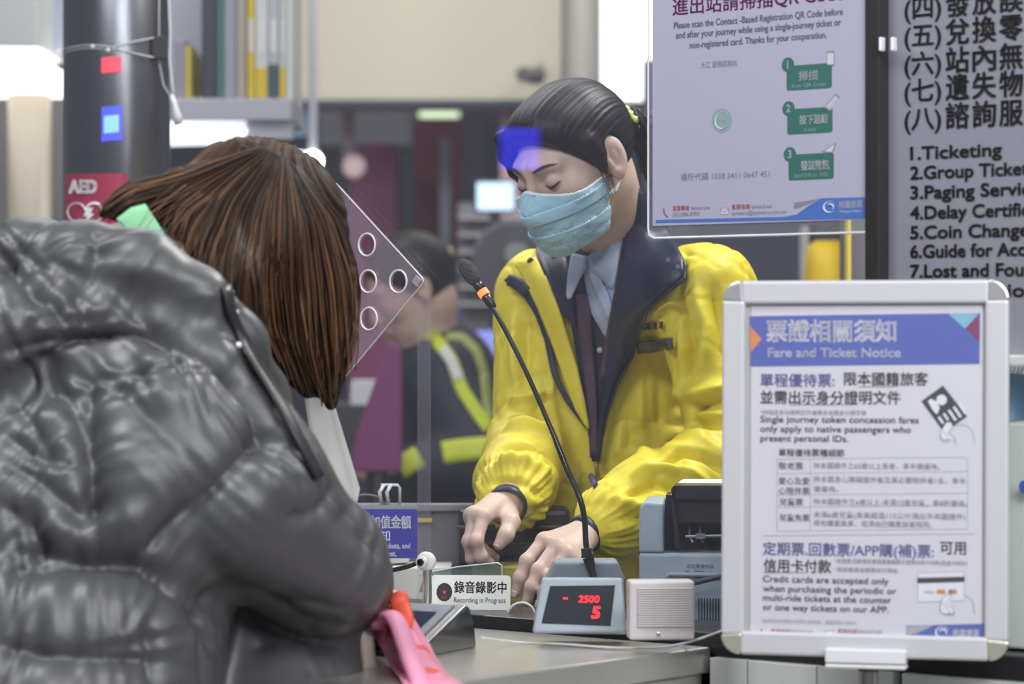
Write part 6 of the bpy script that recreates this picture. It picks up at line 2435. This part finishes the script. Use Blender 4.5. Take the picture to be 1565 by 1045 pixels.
# collar zip edge band
strip('collar_band', coat, [(345, 436), (354, 480), (378, 530), (415, 590), (452, 660), (488, 730)], 13, 2.8, 3.6, mat('band_black', (0.020, 0.019, 0.021), 0.4), cust, off=0.003, n=26, solid=0.005)
# mint inner collar at the nape
sheet('inner_collar', lambda P: np.minimum(rcone(P, at(212, 350, 3.222), at(275, 398, 3.215), 0.040, 0.036), coat(P) + 0.02), [(178, 335), (200, 318), (222, 312)], [(215, 372), (250, 378), (275, 395)], 2.9, 3.6, mat('mint_fleece', (0.25, 0.54, 0.30), 0.8), cust, off=0.002, n=12, m_=8, solid=0.004, label='mint green inner collar')


# ------------------------------------------------------------------ long hair
def chair_(P):
    d = ell(cl_(P), (0, -0.010, 0.024), (0.085, 0.103, 0.097)) * CSC
    d = smin(d, chain(P, [at(435, 335, 3.33), at(468, 430, 3.335), at(490, 530, 3.36), at(506, 615, 3.39)], [0.060, 0.047, 0.032, 0.008], 0.03), 0.03)
    d = smin(d, chain(P, [at(400, 400, 3.31), at(425, 500, 3.33), at(468, 590, 3.37)], [0.055, 0.040, 0.010], 0.03), 0.03)
    d = smin(d, chain(P, [at(350, 308, 3.29), at(272, 304, 3.24), at(207, 308, 3.22), at(158, 324, 3.21)], [0.060, 0.026, 0.016, 0.006], 0.03), 0.03)
    d = smin(d, ell(np.stack([np.abs(cl_(P)[:, 0]), cl_(P)[:, 1], cl_(P)[:, 2]], 1), (0.072, -0.010, -0.01), (0.020, 0.027, 0.040)) * CSC, 0.02)
    d = smin(d, chain(P, [at(318, 348, 3.23), at(340, 430, 3.19), at(362, 480, 3.19)], [0.034, 0.032, 0.015], 0.02), 0.02)
    d = smin(d, chain(P, [at(335, 370, 3.27), at(320, 425, 3.23)], [0.05, 0.03], 0.03), 0.03)
    d = smin(d, chain(P, [at(462, 335, 3.40), at(494, 450, 3.42), at(512, 580, 3.43)], [0.050, 0.034, 0.008], 0.03), 0.03)
    return d


V, F = surface_nets(chair_, (-0.50, 3.05, 1.10), (-0.12, 3.56, 1.46), 0.0034)
HP0 = A3_(at(425, 150, 3.33))


def hair_phase(P):
    """fan of combing lines from above the crown"""
    return np.arctan2(P[:, 0] - HP0[0], HP0[2] - P[:, 2] + 0.25 * (P[:, 1] - HP0[1]))


M_brown = attr_mat('brown_hair', (0.010, 0.007, 0.006), (0.36, 0.175, 0.080), 0.46, 0.3)
chair_o = npmesh('hair', V + vnormals(V, F) * (0.0012 * np.sin(hair_phase(V) * 95) + 0.001 * np.sin(hair_phase(V) * 37 + 1))[:, None], F, attr_mat('brown_hair_under', (0.010, 0.007, 0.006), (0.20, 0.10, 0.05), 0.6, 0.12), cust, {'tone': np.clip(0.13 + 0.22 * vnoise(np.stack([hair_phase(V) * 60, V[:, 2] * 4, V[:, 1] * 4], 1), 1.0) + 0.10 * np.sin(hair_phase(V) * 140), 0, 1)})
GUIDES = [
    [(398, 224), (330, 243), (255, 270), (195, 288), (148, 320)],
    [(401, 226), (325, 258), (255, 288), (205, 302), (163, 335)],
    [(404, 228), (325, 270), (270, 298), (232, 312), (196, 326)],
    [(408, 229), (330, 290), (298, 330), (284, 362), (286, 400)],
    [(412, 231), (342, 310), (312, 375), (306, 415), (310, 440)],
    [(416, 233), (358, 318), (336, 390), (332, 440), (348, 475)],
    [(420, 235), (372, 322), (352, 400), (350, 455), (368, 500)],
    [(425, 237), (392, 325), (380, 410), (385, 480), (415, 545)],
    [(430, 239), (414, 328), (408, 420), (415, 500), (445, 580)],
    [(435, 241), (436, 328), (436, 430), (445, 520), (478, 605)],
    [(440, 244), (460, 330), (466, 430), (474, 530), (498, 615)],
    [(444, 248), (480, 332), (494, 430), (502, 530), (510, 625)],
    [(448, 252), (496, 335), (516, 420), (522, 510), (514, 610)],
    [(451, 256), (506, 336), (532, 420), (537, 490), (522, 560)],
    [(454, 252), (520, 335), (545, 420), (546, 490), (530, 575)],
]
G3 = []
for g in GUIDES:
    ln_ = []
    for i in range(17):
        x, y = lerp_line(g, i / 16)
        ln_.append(A3_(hit(chair_, x, y, 2.95, 3.6, 0.0, 150)))
    # smooth the depth along the strand
    ln_ = np.array(ln_)
    for _ in range(3):
        sm_ = (ln_[:-2, 1] + 2 * ln_[1:-1, 1] + ln_[2:, 1]) / 4
        ln_[1:-1, 1] = np.minimum(sm_, ln_[1:-1, 1] + 0.001)
    G3.append(ln_)
G3 = np.array(G3)
m = MB()
tones = []
NL = 950
for k_ in range(NL):
    u = RNG.random() * (len(G3) - 1)
    if k_ < 60:
        u = (len(G3) - 1) * (0.0 if k_ % 2 else 1.0) + (0.35 * RNG.random()) * (1 if k_ % 2 else -1)
    i = min(int(u), len(G3) - 2)
    w = u - i
    ln_ = G3[i] * (1 - w) + G3[i + 1] * w
    t0 = 0.22 * RNG.random() ** 2 if k_ % 3 else 0.0
    t1 = 1.0 - 0.35 * RNG.random() ** 2
    ts = np.linspace(t0, t1, 15) * 16
    pts = np.stack([np.interp(ts, np.arange(17), ln_[:, j]) for j in range(3)], 1)
    a = RNG.normal(0, 1, 3) * 0.0030
    wave = RNG.normal(0, 1, 3) * 0.0018
    ph = RNG.random() * 6.28
    s_ = np.linspace(0, 1, 15)[:, None]
    pts = pts + a * s_ ** 0.7 + wave * np.sin(s_ * (5 + 4 * RNG.random()) + ph) * s_
    lift = 0.0005 + 0.0035 * RNG.random()
    pts[:, 1] -= lift
    r = 0.0008 + 0.0013 * RNG.random() ** 1.5
    rad = [r * (0.35 + 0.65 * math.sin(PI * min(1, 0.18 + 0.80 * j / 14))) for j in range(15)]
    n0 = len(m.v)
    m.tube([Vector(q) for q in pts], rad, 6, flat=0.45)
    base = RNG.beta(0.8, 3.0)
    front = u / (len(G3) - 1)
    boost = 0.35 if 0.50 < front < 0.9 and RNG.random() < 0.30 else 0.0
    sj = np.linspace(0.08, 1.0, 15) ** 0.8
    for j in range(15):
        tones += [float(np.clip((base + boost) * sj[j], 0, 1))] * 6
for k_ in range(15):      # wisps falling over the mint collar
    f = 0.85 * RNG.random()
    x0_, y0_ = 232 + 66 * f + RNG.normal(0, 2), 303 + 34 * f
    x1_, y1_ = x0_ - 34 + 26 * f + RNG.normal(0, 8), y0_ + 40 + 18 * RNG.random()
    q = spline([at(x0_ + 40, y0_ - 26, 3.20), at(x0_ + 10, y0_ - 3, 3.172), at((x0_ + x1_) / 2 + 3, (y0_ + y1_) / 2, 3.16), at(x1_, y1_, 3.165)], 15)
    r = 0.0006 + 0.0010 * RNG.random()
    m.tube(q, [r * (1.0 - 0.65 * j / 14) for j in range(15)], 6, flat=0.5)
    b_ = 0.10 + 0.45 * RNG.random()
    tones += [b_] * 90
vv = np.array([tuple(p_) for p_ in m.v])
quads = np.array([f for f in m.f if len(f) == 4])
npmesh('hair_strands', vv, quads, M_brown, chair_o, {'tone': tones})
legs(cust, (-0.53, 3.01, 0), CS, CF, 0.105, mat('jeans_dark', (0.02, 0.022, 0.03), 0.8), mat('shoe_black', (0.015, 0.015, 0.016), 0.3), zt=0.76, spread=0.09)

# pale sheet she holds before her chest
m = MB()
rows = []
for i in range(9):
    t = i / 8
    y = 585 + 165 * t
    xl, xr = 462 + 24 * t, 500 + 50 * t
    rows.append([at(xl + (xr - xl) * j / 6, y - 4 * j / 6, 3.47 + 0.02 * math.sin(j / 6 * 2) - 0.02 * t) for j in range(7)])
rows.append([at(490 + 50 * j / 6, 800, 3.45) for j in range(7)])
m.grid(rows)
tag(m.build('paper_sheet', mat('pale_sheet', (0.50, 0.49, 0.47), 0.6), smooth=True, solid=0.001), 'pale paper sheet held in front of the customer in the puffer coat', 'paper')

# pink bag hanging from her hand over the shelf
pink = thing('tote_bag', 'pink cloth bag with orange pattern beside the puffer sleeve', 'bag', at(640, 1040, 3.12))
m = MB()
Lb = [(562, 955, 3.30), (580, 985, 3.27), (598, 1020, 3.19), (612, 1050, 3.08), (622, 1085, 2.99)]
Rb = [(603, 918, 3.30), (618, 940, 3.28), (645, 985, 3.22), (678, 1035, 3.09), (708, 1085, 2.99)]
rows = []
for i in range(25):
    t = i / 24
    a, c_ = spline([at(*p_) for p_ in Lb], 25)[i], spline([at(*p_) for p_ in Rb], 25)[i]
    r = []
    for j in range(13):
        u = j / 12
        q = a.lerp(c_, u)
        q.y -= 0.030 * math.sin(PI * u) + 0.006 * math.sin(u * 17 + 3 * t) * (0.3 + t)
        q.z = max(q.z, 0.856)
        r.append(q)
    rows.append(r)
m.grid(rows)
back = [[p_ + Vector((0.004, 0.05, -0.003 if p_.z < 0.87 else 0.0)) for p_ in r] for r in rows]
m.grid([r[::-1] for r in back])
for r0, r1 in ((rows[-1], back[-1]), ([r[0] for r in rows], [r[0] for r in back]), ([r[-1] for r in rows], [r[-1] for r in back])):
    m.grid([r0, r1])
pk_mat = mat('bag_pink', (0.80, 0.27, 0.40), 0.55, bump=(25, 0.3))
nt = pk_mat.node_tree
tc = nt.nodes.new('ShaderNodeTexCoord')
nz = nt.nodes.new('ShaderNodeTexNoise')
nz.inputs['Scale'].default_value = 13
nz.inputs['Detail'].default_value = 1
rp = nt.nodes.new('ShaderNodeValToRGB')
rp.color_ramp.interpolation = 'CONSTANT'
rp.color_ramp.elements[0].color = (0.78, 0.27, 0.40, 1)
rp.color_ramp.elements[1].color = (0.72, 0.08, 0.035, 1)
rp.color_ramp.elements[1].position = 0.64
nt.links.new(tc.outputs['Object'], nz.inputs['Vector'])
nt.links.new(nz.outputs[0], rp.inputs[0])
nt.links.new(rp.outputs[0], nt.nodes['Principled BSDF'].inputs['Base Color'])
m.build('bag_body', pk_mat, pink, smooth=True)
m = MB()
m.tube(spline([at(*p_) for p_ in ((575, 958, 3.26), (596, 940, 3.245), (610, 958, 3.22), (625, 1000, 3.13), (648, 1055, 3.02))], 24), [0.010] * 4 + [0.012] * 20, 10, flat=0.5)
m.build('pink_handle', mat('handle_pink', (0.80, 0.30, 0.46), 0.5), pink, smooth=True)
m = MB()
m.tube(spline([at(*p_) for p_ in ((598, 915, 3.29), (608, 912, 3.275), (612, 925, 3.27), (618, 950, 3.25), (606, 965, 3.24))], 16), 0.0105, 10, flat=0.4)
m.build('orange_handle', mat('handle_orange', (0.72, 0.09, 0.04), 0.5), pink, smooth=True)
cream = thing('cloth_bundle', 'cream cloth bundle hanging between the black coat and the pink bag', 'cloth', at(560, 1045, 3.24))
m = MB()
for x, w in ((533, .005), (545, .007), (556, .008), (563, .006)):
    m.tube(spline([at(x, 955, 3.27), at(x + 3, 990, 3.26), at(x + 9, 1040, 3.23), at(x + 12, 1064, 3.21)], 12), w, 8, flat=0.6)
m.build('cloth', mat('cloth_cream', (0.50, 0.44, 0.38), 0.7), cream, smooth=True)

# ================================================================== the seated officer in the office behind
off_ = thing('person', 'seated officer in a navy jacket with yellow reflective straps behind the glass', 'person', (at(690, 0, 6.7).x, 6.7, 0.0))
oHC = A3_(at(626, 438, 6.62))
OR = head_axes(math.radians(78), math.radians(30))
oS, oE, oW = A3_(at(672, 575, 6.56)), A3_(at(722, 702, 6.46)), A3_(at(628, 712, 6.42))
oS2, oE2 = A3_(at(650, 560, 6.84)), A3_(at(640, 700, 6.80))
oHD = [A3_(at(600 - 4 * i, 708 + 5 * i, 6.40 + 0.004 * i)) for i in range(4)]


def off_body(P):
    d = head_field((P - oHC) @ OR)
    d = smin(d, rcone(P, oHC + OR @ A3_((0, -0.035, -0.055)), at(655, 520, 6.70), 0.05, 0.06), 0.03)
    d = smin(d, chain(P, [oS, oE, oW], [0.045, 0.04, 0.026], 0.02), 0.03)
    d = smin(d, rcone(P, at(655, 520, 6.70), oS, 0.06, 0.05), 0.03)
    wr = oW + (oW - oE) * 0.12
    d = smin(d, hand_field(P, wr, [wr + A3_((-0.06, -0.02 + 0.018 * i, 0.0)) for i in range(4)],
                           [[wr + A3_((-0.09, -0.02 + 0.018 * i, -0.008)), wr + A3_((-0.108, -0.02 + 0.018 * i, -0.02)), wr + A3_((-0.115, -0.02 + 0.018 * i, -0.034))] for i in range(4)],
                           [wr + A3_((-0.02, -0.03, 0)), wr + A3_((-0.05, -0.045, -0.005)), wr + A3_((-0.07, -0.04, -0.012)), wr + A3_((-0.085, -0.032, -0.02))]), 0.01)
    return d


V, F = surface_nets(off_body, (-0.50, 6.25, 0.75), (0.05, 7.0, 1.50), 0.0045)
npmesh('body', V, F, M_skin, off_)
V, F = surface_nets(lambda q: np.maximum(ell(q, (0, -0.014, 0.024), (0.083, 0.102, 0.094)), 0.80 * (q[:, 1] - 0.05) - 0.60 * (q[:, 2] - 0.035)), (-.1, -.13, -.1), (.1, .11, .14), 0.005)
npmesh('hair', oHC + V @ OR.T, F, mat('officer_hair', (0.012, 0.011, 0.012), 0.5), off_)


def off_jacket(P):
    d = tcone(P, at(672, 580, 6.72), at(690, 760, 6.78), 0.135, 0.165, (0.2, 0.98, 0), 1.25)
    d = smin(d, rcone(P, at(690, 760, 6.78), at(700, 860, 6.80), 0.175, 0.18), 0.04)
    d = smin(d, chain(P, [oS, oE], [0.082, 0.072], 0.02), 0.025)
    d = smin(d, chain(P, [oE, oW], [0.072, 0.050], 0.02), 0.02)
    d = smin(d, chain(P, [oS2, oE2], [0.075, 0.065], 0.02), 0.025)
    d = smin(d, rcone(P, at(660, 540, 6.70), at(648, 512, 6.68), 0.085, 0.068), 0.03)
    return d


V, F = surface_nets(off_jacket, (-0.42, 6.3, 0.55), (0.2, 7.15, 1.28), 0.009)
N = vnormals(V, F)
npmesh('jacket', V + N * (0.004 * vnoise(V, 16))[:, None], F, mat('officer_navy', (0.020, 0.024, 0.040), 0.7), off_)
M_lime = mat('reflective_lime', (0.55, 0.62, 0.03), 0.5)
YO = (6.1, 7.2)
strip('reflective_strap', off_jacket, [(612, 508), (640, 507), (664, 516), (690, 550), (706, 595), (728, 628), (748, 655)], 19, *YO, M_lime, off_, off=0.006, n=28, solid=0.004)
strip('silver_stripe', off_jacket, [(676, 532), (690, 553), (702, 580)], 15, *YO, mat('reflective_silver', (0.62, 0.62, 0.60), 0.4), off_, off=0.011, n=14, solid=0.003)
strip('reflective_strap', off_jacket, [(680, 514), (706, 515), (728, 535), (740, 570), (745, 610), (752, 650)], 13, *YO, mat('reflective_dull', (0.36, 0.40, 0.10), 0.5), off_, off=0.006, n=28, solid=0.004)
strip('arm_band', off_jacket, [(676, 692), (700, 688), (730, 685), (765, 684)], 34, *YO, M_lime, off_, off=0.007, n=16, solid=0.004)
strip('arm_band', off_jacket, [(610, 716), (626, 706), (642, 697)], 34, *YO, M_lime, off_, off=0.007, n=14, solid=0.004)
strip('collar', lambda P: np.minimum(off_jacket(P), rcone(P, at(655, 520, 6.68), at(622, 470, 6.64), 0.075, 0.06)), [(596, 524), (612, 506), (640, 490), (664, 476)], 20, *YO, mat('collar_amber', (0.62, 0.40, 0.02), 0.6), off_, off=0.006, n=20, solid=0.005)
V, F = surface_nets(lambda P: np.minimum(chain(P, [(at(690, 0, 6.8).x, 6.85, 0.62), (-0.32, 6.5, 0.56), (-0.34, 6.5, 0.08)], [0.13, 0.085, 0.06], 0.04), ell(P, (-0.38, 6.47, 0.045), (0.13, 0.05, 0.045))), (-0.55, 6.35, 0), (0.05, 7.05, 0.8), 0.012)
npmesh('trousers', V, F, mat('trousers_navy', (0.02, 0.022, 0.035), 0.8), off_)
st_ = thing('office_stool', 'dark office stool under the seated officer', 'stool', (-0.13, 6.85, 0))
m = MB()
m.lathe([(0.17, 0.42), (0.18, 0.45), (0.17, 0.48)], 28, axis=Matrix.Translation((-0.13, 6.85, 0)))
m.build('seat', M_black, st_, smooth=False)
m = MB()
m.lathe([(0.025, 0.03), (0.025, 0.42)], 14, axis=Matrix.Translation((-0.13, 6.85, 0)))
m.lathe([(0.19, 0.0), (0.19, 0.02), (0.03, 0.04)], 28, axis=Matrix.Translation((-0.13, 6.85, 0)))
m.build('pedestal', M_chrome, st_)
